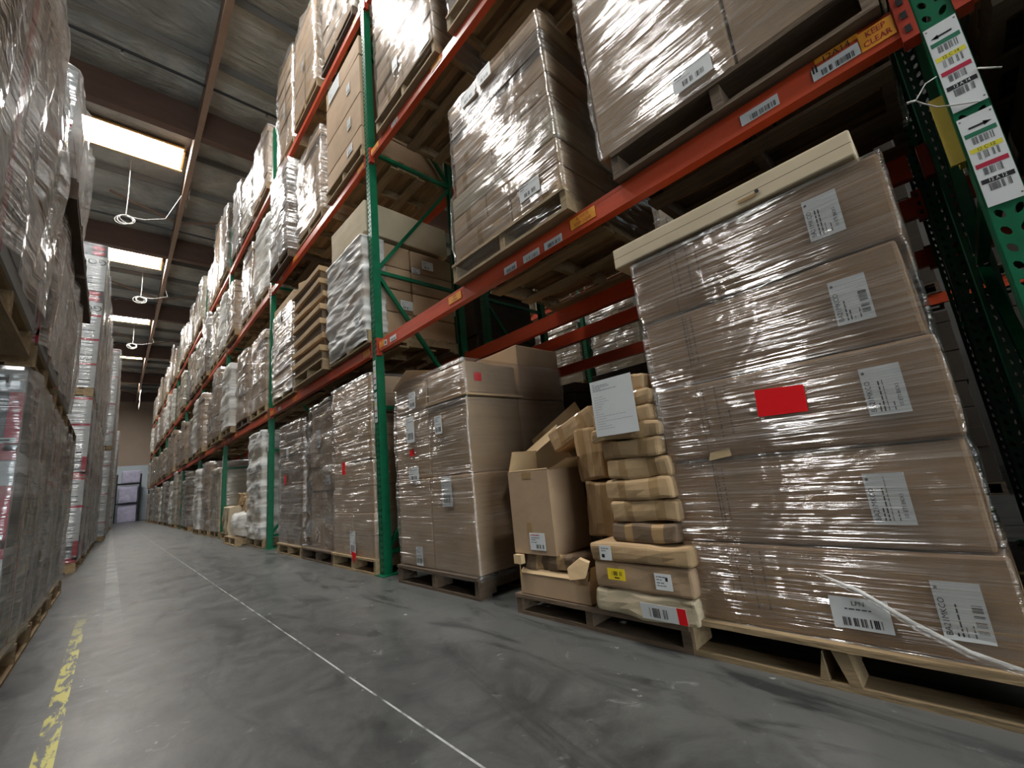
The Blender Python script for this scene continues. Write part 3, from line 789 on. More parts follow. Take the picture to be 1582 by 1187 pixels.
def build_load(kindlabel, W, D, Hh, style, m, film, seed, lod=0, cstyle=0, top=True, amp=.012):
    rng = random.Random(seed)
    t = obj('wrapped_load', None); KIDS[t.name] = []
    parts = stack_parts(rng, Hh, W, D, style, m)
    for (cx, cy, z, sx, sy, sz) in parts:
        o = obj('carton', carton_mesh(sx, sy, sz, m, cstyle if cstyle != 9 else rng.choice((0, 1, 2))), t, (cx, cy, z), (0, 0, rng.uniform(-.008, .008))); KIDS[t.name].append(o)
    if film:
        zs = sorted({round(p[2], 3) for p in parts} | {Hh})
        lv = [(0, -D / 2 - .004, D / 2, -W / 2 - .004, W / 2 + .004)]
        for z in zs[1:-1]: lv += [(z - .03, -D / 2 - .016, D / 2 + .01, -W / 2 - .014, W / 2 + .014), (z, -D / 2 - .006, D / 2, -W / 2 - .006, W / 2 + .006)]
        lv.append((Hh + .012, -D / 2 - .01, D / 2 + .01, -W / 2 - .01, W / 2 + .01))
        if lod: f = film_mesh(lv, film, 9, 5, 18, amp * 1.8, seed, .05, .12 if top else 0, (3, 7))
        else: f = film_mesh(lv, film, 34, 20, 46, amp, seed, .03, .1 if top else 0)
        o = obj('stretch_film', f, t); KIDS[t.name].append(o)
    for k in range(1 if lod else 2):
        if rng.random() < .75:
            o = obj('shipping_label', rng.choice(LAB), t, (-D / 2 - .022, rng.uniform(-W * .35, W * .35), rng.choice((.12, Hh * .45, Hh * .75)))); KIDS[t.name].append(o)
    t['W'] = W; t['Hh'] = Hh
    return t
def set_load(t, x, y, z, label, group):
    t.location = (x, y, z)
    for k in ('W', 'Hh'):
        if k in t: del t[k]
    tag(t, label, 'wrapped pallet load', group)
# prototypes for the middle and far bays
PROTO = []
PW_ = 1.04; D_ = 1.04
specs = [('film-wrapped brown carton stack', 'mid', 'card', 'film_mid', 1.35), ('cloudy wrapped carton stack', 'small', 'card', 'film_far', 1.5),
         ('film-wrapped flat brown cartons', 'flat', 'card', 'film_mid', 1.25), ('whitish wrapped bulky goods', 'mid', 'card_cream', 'film_white', 1.45),
         ('wrapped large brown cartons', 'big', 'card', 'film_mid', 1.6), ('cloudy wrapped cream cartons', 'small', 'card_cream', 'film_far', 1.3),
         ('dull wrapped brown cartons', 'mid', 'card_dark', 'film_far', 1.55), ('pale wrapped tall cartons', 'big', 'card_cream', 'film_far', 1.66), ('deep brown cartons', 'mid', 'card_shade', None, 1.55)]
used = {}
def proto_load(i, hscale=1.0):
    nm, st, m, fl, hh = specs[i]
    if i not in used:
        used[i] = build_load(nm, 1.0, 1.04, hh, st, m, fl, 100 + i * 7, 1, 9, amp=.02)
        c = used[i]
    else: c = copy_tree(used[i])
    c.scale = (1, 1, hscale); return c, nm, hh * hscale
def slot_y(b, s): return YB + BAY * b + PW / 2 + (.64, 1.83, 3.02)[s]
GL = ['loads standing on the floor under the rack', 'loads on the lowest beam', 'loads on the middle beam', 'loads on the top beam']
def lvz(l): return 0 if l == 0 else LV[l - 1] + .007
def add_pallet(b, l, s, x=None, y=None, W=1.0, m='wood', parts=False, z=None, D=1.06, split=False, hgt=.13):
    x = x if x is not None else XF + D / 2 - .02; y = y if y is not None else slot_y(b, s)
    lb = load_label_words('wooden pallet', b, l, s)
    f = pallet if parts else pallet_single
    kw = dict(W=W, m=m, D=D, group=['pallets on the floor under the rack', 'pallets on the lowest beam', 'pallets on the middle beam', 'pallets on the top beam'][l])
    if parts: kw.update(split=split, hgt=hgt)
    return f((x, y, lvz(l) if z is None else z), lb, **kw)
SKIP = {(0, 0, 0), (0, 0, 1), (0, 0, 2), (0, 1, 0), (0, 1, 1), (0, 1, 2), (1, 0, 0), (1, 0, 1), (1, 0, 2), (1, 1, 0), (1, 1, 1), (1, 1, 2), (0, 2, 0), (0, 2, 1), (0, 2, 2), (1, 2, 0), (2, 0, 1), (2, 0, 2), (2, 0, 0), (2, 1, 0), (0, 3, 0), (0, 3, 1), (3, 3, 1)}
rg = random.Random(21)
for b in range(0, 10):
    for l in range(4):
        for s in range(3):
            if (b, l, s) in SKIP: rg.random(); continue
            i = rg.choice((0, 1, 2, 3, 5, 6, 0, 2) if l else (1, 3, 5, 6, 7))
            if b <= 1: i = rg.choice((0, 2, 4, 6))
            hs = rg.uniform(.86, 1.1) if l else rg.uniform(1.0, 1.12)
            if l == 0 and b > 3 and rg.random() < .1: continue
            t, nm, hh = proto_load(i, hs)
            x = XF + .5 + rg.uniform(-.06, .04); y = slot_y(b, s) + rg.uniform(-.05, .05)
            t.scale[1] = rg.uniform(.86, 1.0)
            if (b, l, s) == (1, 3, 2): t.scale = (1, .9, 1.45)
            t.rotation_euler = (0, 0, rg.uniform(-.03, .03))
            set_load(t, x, y, lvz(l) + .13, load_label_words(nm, b, l, s), GL[l])
            add_pallet(b, l, s, x=x + .01, y=y, m='wood' if rg.random() < .75 else 'wood_dark')
# tall narrow load on the top level
t, nm, hh = proto_load(4, 1.25); set_load(t, XF + .5, slot_y(3, 1), lvz(3) + .13, load_label_words('tall narrow wrapped carton load', 3, 3, 1), GL[3]); add_pallet(3, 3, 1)

# ---- first bay, floor, beside the tagged upright: the tall stack of five long cartons
SX, SY = 1.652, .43
pallet((1.64 + .53, .415, 0), 'pine pallet with a split middle block under the five tall brown cartons', W=.96, D=1.08, m='wood', split=True)
S = thing('wrapped_load', 'tall stack of five long brown cartons in glossy film beside the tagged upright', 'wrapped pallet load', (SX, SY, .13))
zz = [.0, .275, .575, .87, 1.17, 1.455]
for i in range(5):
    h = zz[i + 1] - zz[i]; w_ = (.86, .84, .85, .83, .86)[i]; yo = (-.005, .0, -.004, .004, .0)[i]; xo = (.0, .006, -.002, .004, .0)[i]
    c = obj('carton', grid_box(1.02, w_, h - .004, 'card_long', r=.01, n=(3, 8, 3), disp=crumple(.004, 50 + i, .008, 3), smooth=False, tape=[(1, w_ * .30, .001, [(0, 0)])], tape_m='print'), S, (xo + .51, yo, zz[i]))
    # faint print, in columns of tiny characters
    s = Sheet(.3, .2, 'card'); s.mb = MB(); rr = random.Random(i)
    for cu in ((-.085, -.075, -.055) if i % 2 else (-.09, -.045, -.008)):
        u = -.105
        while u < .08:
            e = u + rr.uniform(.002, .006); s.rect(u, e, cu - .003, cu + .003, 'print', ROT90.inverted()); u = e + rr.choice((.002, .003, .008))
    obj('printed_text', s.mesh('printed_text'), c, (-.51 - .009, .14 + .02 * (i % 2), h / 2 + .01))
def product_label(seed, bc):
    s = Sheet(.094, .145, 'white')
    # text reads bottom to top
    s.text('BA21MKCO', 0.005 - .02, .034, .019, 'ink', ROT90, sx=.95)
    s.lines(-.062, .03, [.018, .009], .0035, 'ink', ROT90, seed)
    s.lines(-.062, .062, [.0], .002, 'inkgrey', ROT90, seed + 3)
    s.lines(-.062, -.03, [-.014], .003, 'inkgrey', ROT90, seed + 5)
    if bc: s.bars(-.05, .02, -.04, -.02, 'ink', ROT90, 22, seed)
    else:
        s.text('10 ETI BKX1', -.02, -.03, .013, 'ink', ROT90)
    s.rect(.052, .06, .035, .042, 'inkgrey', ROT90)
    return s.mesh('product_label')
for i, (yy, z_) in enumerate(((.165, 1.448), (.155, 1.15), (.138, .86), (.195, .55), (.112, .26))):
    obj('product_label', product_label(i, i in (1, 4)), S, (-.012 if i != 4 else -.008, yy - SY, z_ - .13), (PI * .0, 0, 0))
sl = Sheet(.14, .088, 'white'); sl.text('LPN', 0, .028, .018); sl.lines(-.035, .035, [.012], .004); sl.bars(-.045, .05, -.035, -.012, seed=3)
obj('pallet_label', sl.mesh('pallet_label'), S, (-.016, .33 - SY, .222 - .13), label='white LPN barcode label')
mb = MB(); mb.add([(0, .075, -.046), (0, -.072, -.05), (0, -.076, .038), (0, .07, .048), (.002, .075, -.046), (.002, -.072, -.05), (.002, -.076, .038), (.002, .07, .048)], [(0, 3, 2, 1), (4, 5, 6, 7), (0, 1, 5, 4), (1, 2, 6, 5), (2, 3, 7, 6), (3, 0, 4, 7)], 'red')
obj('red_card', mb.mesh('red_card'), S, (-.021, .405 - SY, .88 - .13), label='bright red card')
lv = [(-.0, -.004, 1.03, -.43, .43)]
for z in zz[1:5]: lv += [(z - .04, -.017, 1.03, -.436, .436), (z + .002, -.006, 1.03, -.43, .43), (z + .04, -.017, 1.03, -.436, .436)]
lv.append((1.45, -.014, 1.03, -.437, .437))
obj('stretch_film', film_mesh(lv, 'film', 90, 30, 90, .004, 5, .012, .05, (1.2, 7)), S)
mb = MB(); P = [(-.02, -.02, .19), (-.03, -.12, .15), (-.035, -.22, .085), (-.03, -.32, .03), (-.025, -.41, .005)]
mb.tube(P, [.001, .006, .010, .010, .007], 'film_mid', 8); mb.tube([(a - .006, b + .004, c + .012) for a, b, c in P], [.002, .006, .006, .005, .004], 'film_white', 6)
obj('film_tail', mb.mesh('film_tail', True), S, label='twisted film tail')
mb = MB(); mb.quad((0, 0, 0), (0, -.085, .012), (0, -.08, .04), (0, -.01, .028), 'card_edge'); mb.quad((.001, 0, 0), (.001, -.01, .028), (.001, -.08, .04), (.001, -.085, .012), 'card_edge')
obj('torn_patch', mb.mesh('torn_patch'), S, (-.016, .68 - SY, .70 - .13))
# slim carton lying on top
t = thing('slim_carton', 'long slim tan carton lying on top of the tall brown carton stack', 'carton', (1.635, .49, 1.597), (0, 0, .0))
me = grid_box(.5, .89, .095, 'card_cream', r=.006, n=(2, 6, 2), disp=crumple(.003, 77, .0, 4), tape=[(2, .0, .0012, [(0, 0)])], tape_m='print')
obj('carton_body', me, t, (.25, 0, 0))
mb = MB(); mb.box(-.003, -.001, -.06, -.0, .022, .034, 'tape'); mb.tube([(-.004, -.065, .038), (-.001, -.065, .038)], .007, 'black', 8); obj('torn_hole', mb.mesh('torn_hole'), t, (0, -.1, 0))

# ---- the loose pile
pallet((1.65 + .45, 1.345, 0), 'dark worn pallet under the loose pile of damaged cartons', W=.96, D=.95, m='wood_dark', hgt=.1)
GP = 'loose damaged cartons in the pile'
def pile_carton(label, x, y0, y1, z0, z1, dx=.34, rot=(0, 0, 0), m='card_pile', amp=.009, seed=1, tape=True, name='damaged_carton', bulge=.006):
    sy, sz = y1 - y0, z1 - z0
    tp = [(1, -sy * .25, .022, None), (1, sy * .22, .02, [(0, 0), (2, 1)])] if tape else None
    me = grid_box(dx, sy, sz, m, r=.012, n=(5, 8, 4), disp=crumple(amp, seed, bulge, 9), tape=tp, smooth=False, name='carton_body')
    o = tag(obj(name, me, None, (x + dx / 2, (y0 + y1) / 2, z0), rot), label, 'carton', GP)
    return o
# right column, bottom to top
A1 = pile_carton('crushed cream carton at the very bottom of the column with a red and white label', 1.60, .82, 1.27, .102, .2, .5, m='card_cream', seed=1, amp=.014, tape=False)
s = Sheet(.19, .06); s.rect(.06, .095, -.03, .03, 'red'); s.bars(-.07, .02, -.02, .015, n=14, seed=2); obj('carton_label', s.mesh('carton_label'), A1, (-.262, -.1, .04), (0, -.1, 0))
A2 = pile_carton('flat carton with a yellow sticker, second from the bottom of the column', 1.60, .81, 1.255, .203, .31, .5, m='card', seed=2, amp=.006, tape=False)
s = Sheet(.085, .045, 'yellow'); s.bars(-.03, .03, -.005, .012, n=14, seed=2); s.rect(-.01, .015, -.016, -.011, 'ink'); obj('yellow_sticker', s.mesh('yellow_sticker'), A2, (-.268, .10, .065), label='yellow barcode sticker')
s = Sheet(.07, .06); s.lines(-.028, .01, [.018, .008, -.004, -.014], .003); s.rect(.01, .02, .004, .018, 'ink'); obj('carton_label', s.mesh('carton_label'), A2, (-.262, -.11, .055))
A3 = pile_carton('flat corrugated carton with crushed corners, third from the bottom of the column', 1.59, .80, 1.26, .313, .39, .5, m='card_pile', seed=3, amp=.010, tape=False)
s = Sheet(.06, .06); s.lines(-.02, .02, [.018, .008], .003); s.rect(-.02, -.005, -.02, -.006, 'ink'); obj('carton_label', s.mesh('carton_label'), A3, (-.262, .14, .04))
zt = [(.393, .475, .845, 1.14), (.478, .565, .83, 1.14), (.568, .653, .835, 1.145), (.656, .74, .835, 1.13), (.743, .82, .85, 1.13)]
nm = ['plain dark brown carton with blank front above the corrugated one', 'carton with pale torn lid edge halfway up the column', 'shiny taped carton above the torn lid carton in the column',
      'dented carton with two tape strips, under the uneven one in the column', 'uneven taped carton just below the cartons that carry the paper']
for i, (a, b_, c_, d_) in enumerate(zt):
    pile_carton(nm[i], 1.61 + .006 * (i % 2), c_, d_, a, b_, .42, (0, 0, (-.02, .03, 0, .02, -.04)[i]), m='card_dark' if i == 0 else 'card_pile', seed=10 + i, amp=.009)
nm2 = ['squashed carton with folded lid poking out below the pinned paper', 'taped carton behind the lower part of the pinned paper', 'taped carton behind the middle of the pinned paper', 'top carton of the column behind the pinned paper']
for i, (a, b_) in enumerate(((.825, .885), (.888, .955), (.958, 1.025), (1.028, 1.098))):
    pile_carton(nm2[i], 1.60 + .01 * i, .85 + .01 * i, 1.165 + .012 * (i == 0), a, b_, .42, (0, 0, .03 * (-1) ** i), seed=20 + i, amp=.012 if i else .016)
s = Sheet(.215, .25, 'white', t=.001); s.lines(-.095, .095, [.11 - .0075 * k for k in range(5)], .0022, 'inkgrey', seed=4); s.lines(-.095, .09, [.05 - .011 * k for k in range(14)], .0013, 'inkgrey', seed=9)
tag(obj('paper_sheet', s.mesh('paper_sheet'), None, (1.578, 1.02, .972), (0, 0, .0)), 'large white printed sheet stuck on the top cartons of the pile', 'paper')
mb = MB(); i_ = mb.mi('film_mid')
for k in range(9):
    for j in range(5):
        mb.v.append((1.60 + .02 * j + .012 * noise.noise(Vector((k, j, 3))), .835 - .004 * j + .02 * noise.noise(Vector((k * .6, j, 8))) , .80 + .045 * k))
for k in range(8):
    for j in range(4): a = k * 5 + j; mb.f.append([a, a + 1, a + 6, a + 5]); mb.m.append(i_)
tag(obj('film_scrap', mb.mesh('film_scrap', True)), 'loose strip of clear film hanging beside the cartons with the paper', 'plastic film')
# left half of the pile
def open_carton(label, x, y, z, sx, sy, sz, flaps, rot=(0, 0, 0), m='card', th=.005, name='open_carton'):
    t = thing(name, label, 'carton', (x, y, z), rot, GP)
    mb = MB()
    mb.box(-sx / 2, -sx / 2 + th, -sy / 2, sy / 2, 0, sz, m); mb.box(sx / 2 - th, sx / 2, -sy / 2, sy / 2, 0, sz, m)
    mb.box(-sx / 2 + th, sx / 2 - th, -sy / 2, -sy / 2 + th, 0, sz, m); mb.box(-sx / 2 + th, sx / 2 - th, sy / 2 - th, sy / 2, 0, sz, m)
    mb.box(-sx / 2 + th, sx / 2 - th, -sy / 2 + th, sy / 2 - th, 0, th, m)
    obj('carton_body', mb.mesh('carton_body'), t)
    for (side, ang, ln_) in flaps:
        f = MB()
        if side in 'fb':
            f.add([(0, -sy / 2 + .004, 0), (0, sy / 2 - .004, 0), (ln_, sy / 2 - .012, 0), (ln_, -sy / 2 + .012, 0)], [(0, 1, 2, 3)], m)
            f.add([(0, -sy / 2 + .004, .004), (0, sy / 2 - .004, .004), (ln_, sy / 2 - .012, .004), (ln_, -sy / 2 + .012, .004)], [(3, 2, 1, 0)], 'card_in')
            f.add([(ln_, -sy / 2 + .012, 0), (ln_, sy / 2 - .012, 0), (ln_, sy / 2 - .012, .004), (ln_, -sy / 2 + .012, .004)], [(0, 1, 2, 3)], 'card_edge')
            sg = 1 if side == 'b' else -1
            o = obj('flap', f.mesh('flap'), t, (sg * sx / 2, 0, sz), (0, -ang if sg > 0 else -(PI - ang), 0))
        else:
            f.add([(-sx / 2 + .004, 0, 0), (sx / 2 - .004, 0, 0), (sx / 2 - .012, ln_, 0), (-sx / 2 + .012, ln_, 0)], [(0, 1, 2, 3)], m)
            f.add([(-sx / 2 + .004, 0, .004), (sx / 2 - .004, 0, .004), (sx / 2 - .012, ln_, .004), (-sx / 2 + .012, ln_, .004)], [(3, 2, 1, 0)], 'card_in')
            sg = 1 if side == 'l' else -1
            o = obj('flap', f.mesh('flap'), t, (0, sg * sy / 2, sz), (ang if sg > 0 else PI - ang, 0, 0))
    return t
OC = open_carton('open brown carton with raised flaps and white barcode label on the pile', 1.62 + .15, 1.65, .305, .29, .30, .425, [('b', 1.35, .14), ('l', 1.9, .12), ('r', .35, .14), ('f', 3.0, .02)])
s = Sheet(.11, .085); s.lines(-.045, .02, [.032], .005, 'tag_red'); s.lines(-.045, .045, [.018, .008, -.004], .003, 'ink'); s.bars(-.01, .045, -.034, -.014, n=14); obj('carton_label', s.mesh('carton_label'), OC, (-.147, -.03, .065))
mb = MB(); mb.box(-.1465, -.1455, -.0, .035, .1, .16, 'tape'); obj('tape_strip', mb.mesh('tape_strip'), OC)
mb = MB(); mb.box(-.1465, -.1455, -.03, .04, .385, .42, 'tape'); obj('tape_strip', mb.mesh('tape_strip'), OC)
pile_carton('narrow taped carton standing on end behind the open carton, lower one', 1.74, 1.215, 1.375, .385, .645, .3, (.06, 0, 0), seed=31, amp=.01)
pile_carton('narrow taped carton standing on end behind the open carton, upper one', 1.74, 1.225, 1.385, .65, .91, .3, (-.04, .03, 0), seed=32, amp=.01)
pile_carton('small taped carton tipped over on top of the open carton', 1.76, 1.24, 1.56, .86, .98, .26, (-.36, .05, .0), seed=33, amp=.008)
t = open_carton('long cream open carton tipped against the wrapped load', 2.05, 1.76, .73, .34, .52, .16, [('f', 2.6, .1), ('b', 1.3, .12)], rot=(-.42, -.35, .06), m='card_cream')
pile_carton('plain carton hidden under the tipped cream one', 1.94, 1.44, 1.84, .31, .62, .38, seed=35, tape=False, m='card_dark')
# squashed boxes under the open carton
Tb = open_carton('shallow brown tray carton on the dark pallet', 1.62 + .2, 1.555, .104, .38, .46, .1, [('f', 2.3, .03), ('l', 2.4, .05), ('r', 1.4, .06)], m='card')
pile_carton('dark crushed carton squeezed under the open carton', 1.64, 1.40, 1.74, .215, .30, .32, (0, .05, 0), m='card_dark', seed=41, amp=.02, tape=True)
mb = MB()
P = [(1.585, 1.40, .215), (1.575, 1.30, .235), (1.585, 1.275, .30), (1.60, 1.34, .31), (1.60, 1.42, .26)]
mb.add(P + [(a + .012, b_, c_ + .006) for a, b_, c_ in P], [(0, 4, 3, 2, 1), (5, 6, 7, 8, 9), (0, 1, 6, 5), (1, 2, 7, 6), (2, 3, 8, 7), (3, 4, 9, 8), (4, 0, 5, 9)], 'card_in')
mb.add([(1.585, 1.3, .2), (1.6, 1.29, .26), (1.62, 1.4, .215), (1.61, 1.38, .19)], [(0, 1, 2, 3)], 'card_pile')
tag(obj('torn_cardboard', mb.mesh('torn_cardboard')), 'torn curled piece of pale cardboard sticking out below the open carton', 'cardboard', GP)
mb = MB(); mb.box(1.60, 1.63, 1.735, 1.79, .255, .30, 'card_in'); mb.box(1.605, 1.61, 1.75, 1.757, .19, .255, 'tape')
tag(obj('torn_cardboard', mb.mesh('torn_cardboard')), 'small pale cardboard corner poking out beside the wrapped load', 'cardboard', GP)

# ---- wrapped load W beside the pile
pallet((1.645 + .53, 2.68, 0), 'brown pallet under the sagging wrapped load beside the loose pile', W=1.0, D=1.06, m='wood_dark')
Wd = thing('wrapped_load', 'sagging film-wrapped brown carton load with a small red card, beside the loose pile', 'wrapped pallet load', (1.665, 2.68, .13))
def wc(x, y0, y1, z0, z1, dx, seed, m='card', rot=(0, 0, 0), amp=.006, tape=None):
    return obj('carton', grid_box(dx, y1 - y0, z1 - z0, m, r=.01, n=(4, 5, 5), disp=crumple(amp, seed, .006, 4), tape=tape), Wd, (x + dx / 2, (y0 + y1) / 2, z0), rot)
wc(0, -.5, .0, 0, .62, .5, 1); wc(0, .006, .47, 0, .62, .5, 2); wc(.51, -.5, .0, 0, .62, .5, 3); wc(.51, .006, .47, 0, .62, .5, 4)
wc(.02, -.47, .0, .625, 1.13, .48, 5); wc(.02, .006, .5, .625, 1.12, .48, 6); wc(.51, -.47, .0, .625, 1.13, .5, 7); wc(.51, .006, .5, .625, 1.12, .5, 8)
wc(.02, .05, .48, 1.125, 1.35, .42, 9, rot=(.02, 0, .05)); wc(.04, -.47, .02, 1.16, 1.38, .46, 10); wc(.54, -.47, .02, 1.135, 1.56, .48, 11); wc(.54, .04, .5, 1.125, 1.5, .48, 12, 'card_dark')
mb = MB(); mb.box(-.0, .53, -.5, .03, 1.138, 1.15, 'card_in'); obj('lid_board', mb.mesh('lid_board'), Wd)
mb = MB(); mb.add([(-.02, .46, 1.36), (-.03, .20, 1.47), (.30, .20, 1.5), (.30, .46, 1.39)], [(0, 1, 2, 3)], 'card_in'); mb.add([(-.02, .46, 1.35), (-.03, .20, 1.46), (.30, .20, 1.49), (.30, .46, 1.38)], [(3, 2, 1, 0)], 'card'); obj('carton_flap', mb.mesh('carton_flap'), Wd)
for (me, y, z) in ((LAB[2], .22, 1.0), (LAB[0], -.17, .98), (LAB[1], .2, .66), (LAB[2], -.22, .52), (LAB[0], .18, .08), (LAB[0], .17, 1.22)):
    obj('shipping_label', me, Wd, (-.012, y, z), (0, 0, 0))
mb = MB(); mb.add([(0, .04, -.03), (0, -.03, -.025), (-.012, -.04, .03), (-.004, 0, .012), (0, .035, .026)], [(0, 4, 3, 2, 1)], 'red'); mb.add([(.002, .04, -.03), (.002, -.03, -.025), (-.010, -.04, .03), (-.002, 0, .012), (.002, .035, .026)], [(0, 1, 2, 3, 4)], 'red')
obj('red_card', mb.mesh('red_card'), Wd, (-.022, .19, .825), label='small folded red card')
mb = MB(); mb.box(.1, .16, -.484, -.482, 1.24, 1.3, 'red'); obj('red_card', mb.mesh('red_card'), Wd)
lv = [(-.03, -.006, 1.02, -.5, .47), (.3, -.02, 1.02, -.51, .48), (.60, -.012, 1.02, -.5, .49), (.66, .004, 1.02, -.48, .5), (.9, -.006, 1.02, -.48, .515), (1.12, .004, 1.02, -.485, .51), (1.2, -.0, 1.02, -.49, .49), (1.4, .01, 1.03, -.47, .47)]
obj('stretch_film', film_mesh(lv, 'film_soft', 60, 30, 70, .010, 9, .015, .12, (2.5, 9)), Wd)

# ---- second bay, floor
def near_load(x, y, z, W, D, Hh, style, m, film, seed, label, group, cstyle=0, amp=.012):
    t = build_load('', W, D, Hh, style, m, film, seed, 0, cstyle, amp=amp); set_load(t, x, y, z, label, group); return t
F1 = near_load(1.67 + .5, 4.07, .13, .94, 1.0, 1.62, 'big', 'card', 'film_soft', 3, 'tall wrapped carton load with a red card standing on the floor past the second upright', GL[0], 2, .014)
F2 = near_load(1.72 + .5, 5.02, .13, .78, 1.0, 1.60, 'mid', 'card', 'film_side', 5, 'lumpy bulging film-wrapped load on the floor between two red-carded loads', GL[0], 0, .035)
F3 = near_load(1.68 + .5, 6.05, .13, .98, 1.0, 1.52, 'big', 'card_dark', 'film_mid', 8, 'grey wrapped carton load with a small red card beside the third upright', GL[0], 2, .018)
for t, zc, w_ in ((F1, .80, .07), (F3, .80, .06)):
    mb = MB(); mb.box(-.002, 0, -w_ / 2, w_ / 2, -.06, .06, 'red'); obj('red_card', mb.mesh('red_card'), t, (-.53, .12, zc))
mb = MB(); mb.add([(0, .08, .05), (0, -.04, .03), (-.01, -.01, -.06)], [(0, 1, 2), (2, 1, 0)], 'red'); obj('red_card', mb.mesh('red_card'), F1, (-.535, -.1, .0))
for s_, (y, nm_, m_) in enumerate(((4.08, 'pale pallet under the tall red-carded load past the second upright', 'wood'), (5.03, 'dark pallet under the lumpy bulging load', 'wood_dark'), (6.05, 'pallet under the grey wrapped load beside the third upright', 'wood'))):
    pallet((1.655 + .53, y, 0), nm_, W=(.98, .94, .98)[s_], m=m_)
# ---- third bay, floor: white film column, crumpled boxes on a pallet
t = near_load(1.66 + .5, slot_y(2, 0), .13, .9, 1.0, 1.62, 'mid', 'card_cream', 'film_white', 14, 'whitish film-wrapped column on the floor just past the third upright', GL[0], 0, .03)
pallet_single((1.66 + .53, slot_y(2, 0), 0), 'pallet under the whitish wrapped column just past the third upright', W=.98)
pallet_single((1.52 + .53, slot_y(2, 1) - .05, 0), 'pallet carrying crumpled cartons and a white bag past the third upright', W=1.0)
pallet_single((1.66 + .53, slot_y(2, 2), 0), 'pallet under crumpled cartons beside the fourth upright', W=1.0)
for (nm_, x, y0, y1, z0, z1, m_, rt) in (
        ('upright cream carton at the front of the crumpled heap', 1.6, 9.55, 10.1, .13, .62, 'card_cream', 0), ('brown carton on the crumpled heap', 1.85, 9.1, 9.6, .13, .5, 'card_pile', .1),
        ('tipped brown carton on the crumpled heap', 1.8, 9.3, 9.75, .63, .85, 'card_pile', .15), ('brown carton lying on top of the crumpled heap', 1.75, 8.75, 9.2, .5, .78, 'card_pile', -.1),
        ('dark brown carton at the back of the crumpled heap', 1.95, 8.95, 9.7, .86, 1.15, 'card_dark', .12)):
    pile_carton(nm_, x, y0, y1, z0, z1, .5, (0, 0, rt), m=m_, seed=int(y0 * 10), amp=.03, tape=True)
mb_ = grid_box(.5, .75, .34, 'film_white', r=.06, n=(6, 8, 4), disp=crumple(.05, 3, .03, 6), smooth=True, name='plastic_bag')
tag(obj('plastic_bag', mb_, None, (1.80, 8.75, .155)), 'white bunched plastic bag on a pallet past the third upright', 'bag')

# ---- first bay, lowest beam
def big_load(name, label, loc, cartons, film_lv, film='film', seed=1, labels=(), amp=.01, group=None, nz=70, topcov=.08):
    t = thing('wrapped_load', label, 'wrapped pallet load', loc, group=group)
    for i, (x0, x1, y0, y1, z0, z1, m_, st) in enumerate(cartons):
        tp = None
        if st: tp = [(1, (y1 - y0) * (i % 3 - 1) * .2, .025, [(0, 0), (2, 1)])]
        obj('carton', grid_box(x1 - x0, y1 - y0, z1 - z0 - .006, m_, r=.011, n=(3, 5, 3), disp=crumple(.004, seed * 9 + i, .006, 4), tape=tp), t, ((x0 + x1) / 2, (y0 + y1) / 2, z0))
    if film_lv: obj('stretch_film', film_mesh(film_lv, film, 60, 30, nz, amp, seed, .015, topcov, (2.5, 12)), t)
    for (me, y, z, x) in labels: obj('shipping_label', me, t, (x, y, z))
    return t
z1 = LV[0] + .001
pallet((1.65 + .53, .385, z1), load_label_words('pallet', 0, 1, 0), W=.98, D=1.06, m='wood_dark', group='pallets on the lowest beam')  # dark wood puts the shade under this load into its colour
s = Sheet(.16, .1); s.lines(-.07, .02, [.035, .02], .006, 'ink'); s.lines(-.07, .07, [.005], .002); s.bars(-.04, .05, -.035, -.01, n=18); LBIG = s.mesh('shipping_label')
K = [(0, .5, -.5, .0 - .1, 0, 1.3, 'card', 0), (0, .5, -.09, .53, 0, .96, 'card', 0), (.0, .5, -.09, .545, .965, 1.6, 'card_cream', 0), (.51, 1.03, -.5, .0, 0, 1.3, 'card', 0), (.51, 1.03, .01, .53, 0, 1.3, 'card', 0)]
big_load('', 'two very large brown cartons in glossy film over the tagged upright bay', (1.645, .385, z1 + .13), K,
         [(-.0, -.006, 1.04, -.51, .54), (.3, -.02, 1.04, -.51, .545), (.42, -.008, 1.04, -.51, .54), (.8, -.02, 1.04, -.51, .55), (.97, -.008, 1.04, -.51, .55), (1.6, -.02, 1.04, -.51, .56)], seed=11, labels=((LBIG, .06, .09, -.017),), group=GL[1])
# M: many flat cartons
pallet((1.64 + .53, 1.655, z1), load_label_words('pallet', 0, 1, 1), W=1.02, D=1.08, m='wood', group='pallets on the lowest beam')
K = []; hs = [.0, .17, .34, .51, .66, .82, .98, 1.13, 1.25]
for i in range(8):
    z_, zt_ = hs[i], hs[i + 1]; o_ = .0 if i < 3 else .03; j = (.008 * ((i * 7) % 3 - 1))
    if i in (2, 5, 7): K.append((o_ + j, 1.04, -.5 + o_, .48 - o_ / 2, z_, zt_, 'card_cream' if i == 2 else 'card', 1))
    elif i == 6: K += [(o_ + j, 1.04, -.49 + o_, .47 - o_, z_, zt_, 'card_dark', 0)]
    else:
        c_ = (-.1, .12, 0, .05, -.05)[i % 5]
        K += [(o_ + j, .5, -.49 + o_, c_ - .004, z_, zt_, 'card', 1), (o_ + j, .5, c_ + .004, .48 - o_, z_, zt_, 'card', 1), (.51, 1.03, -.49 + o_, .48 - o_, z_, zt_, 'card', 0)]
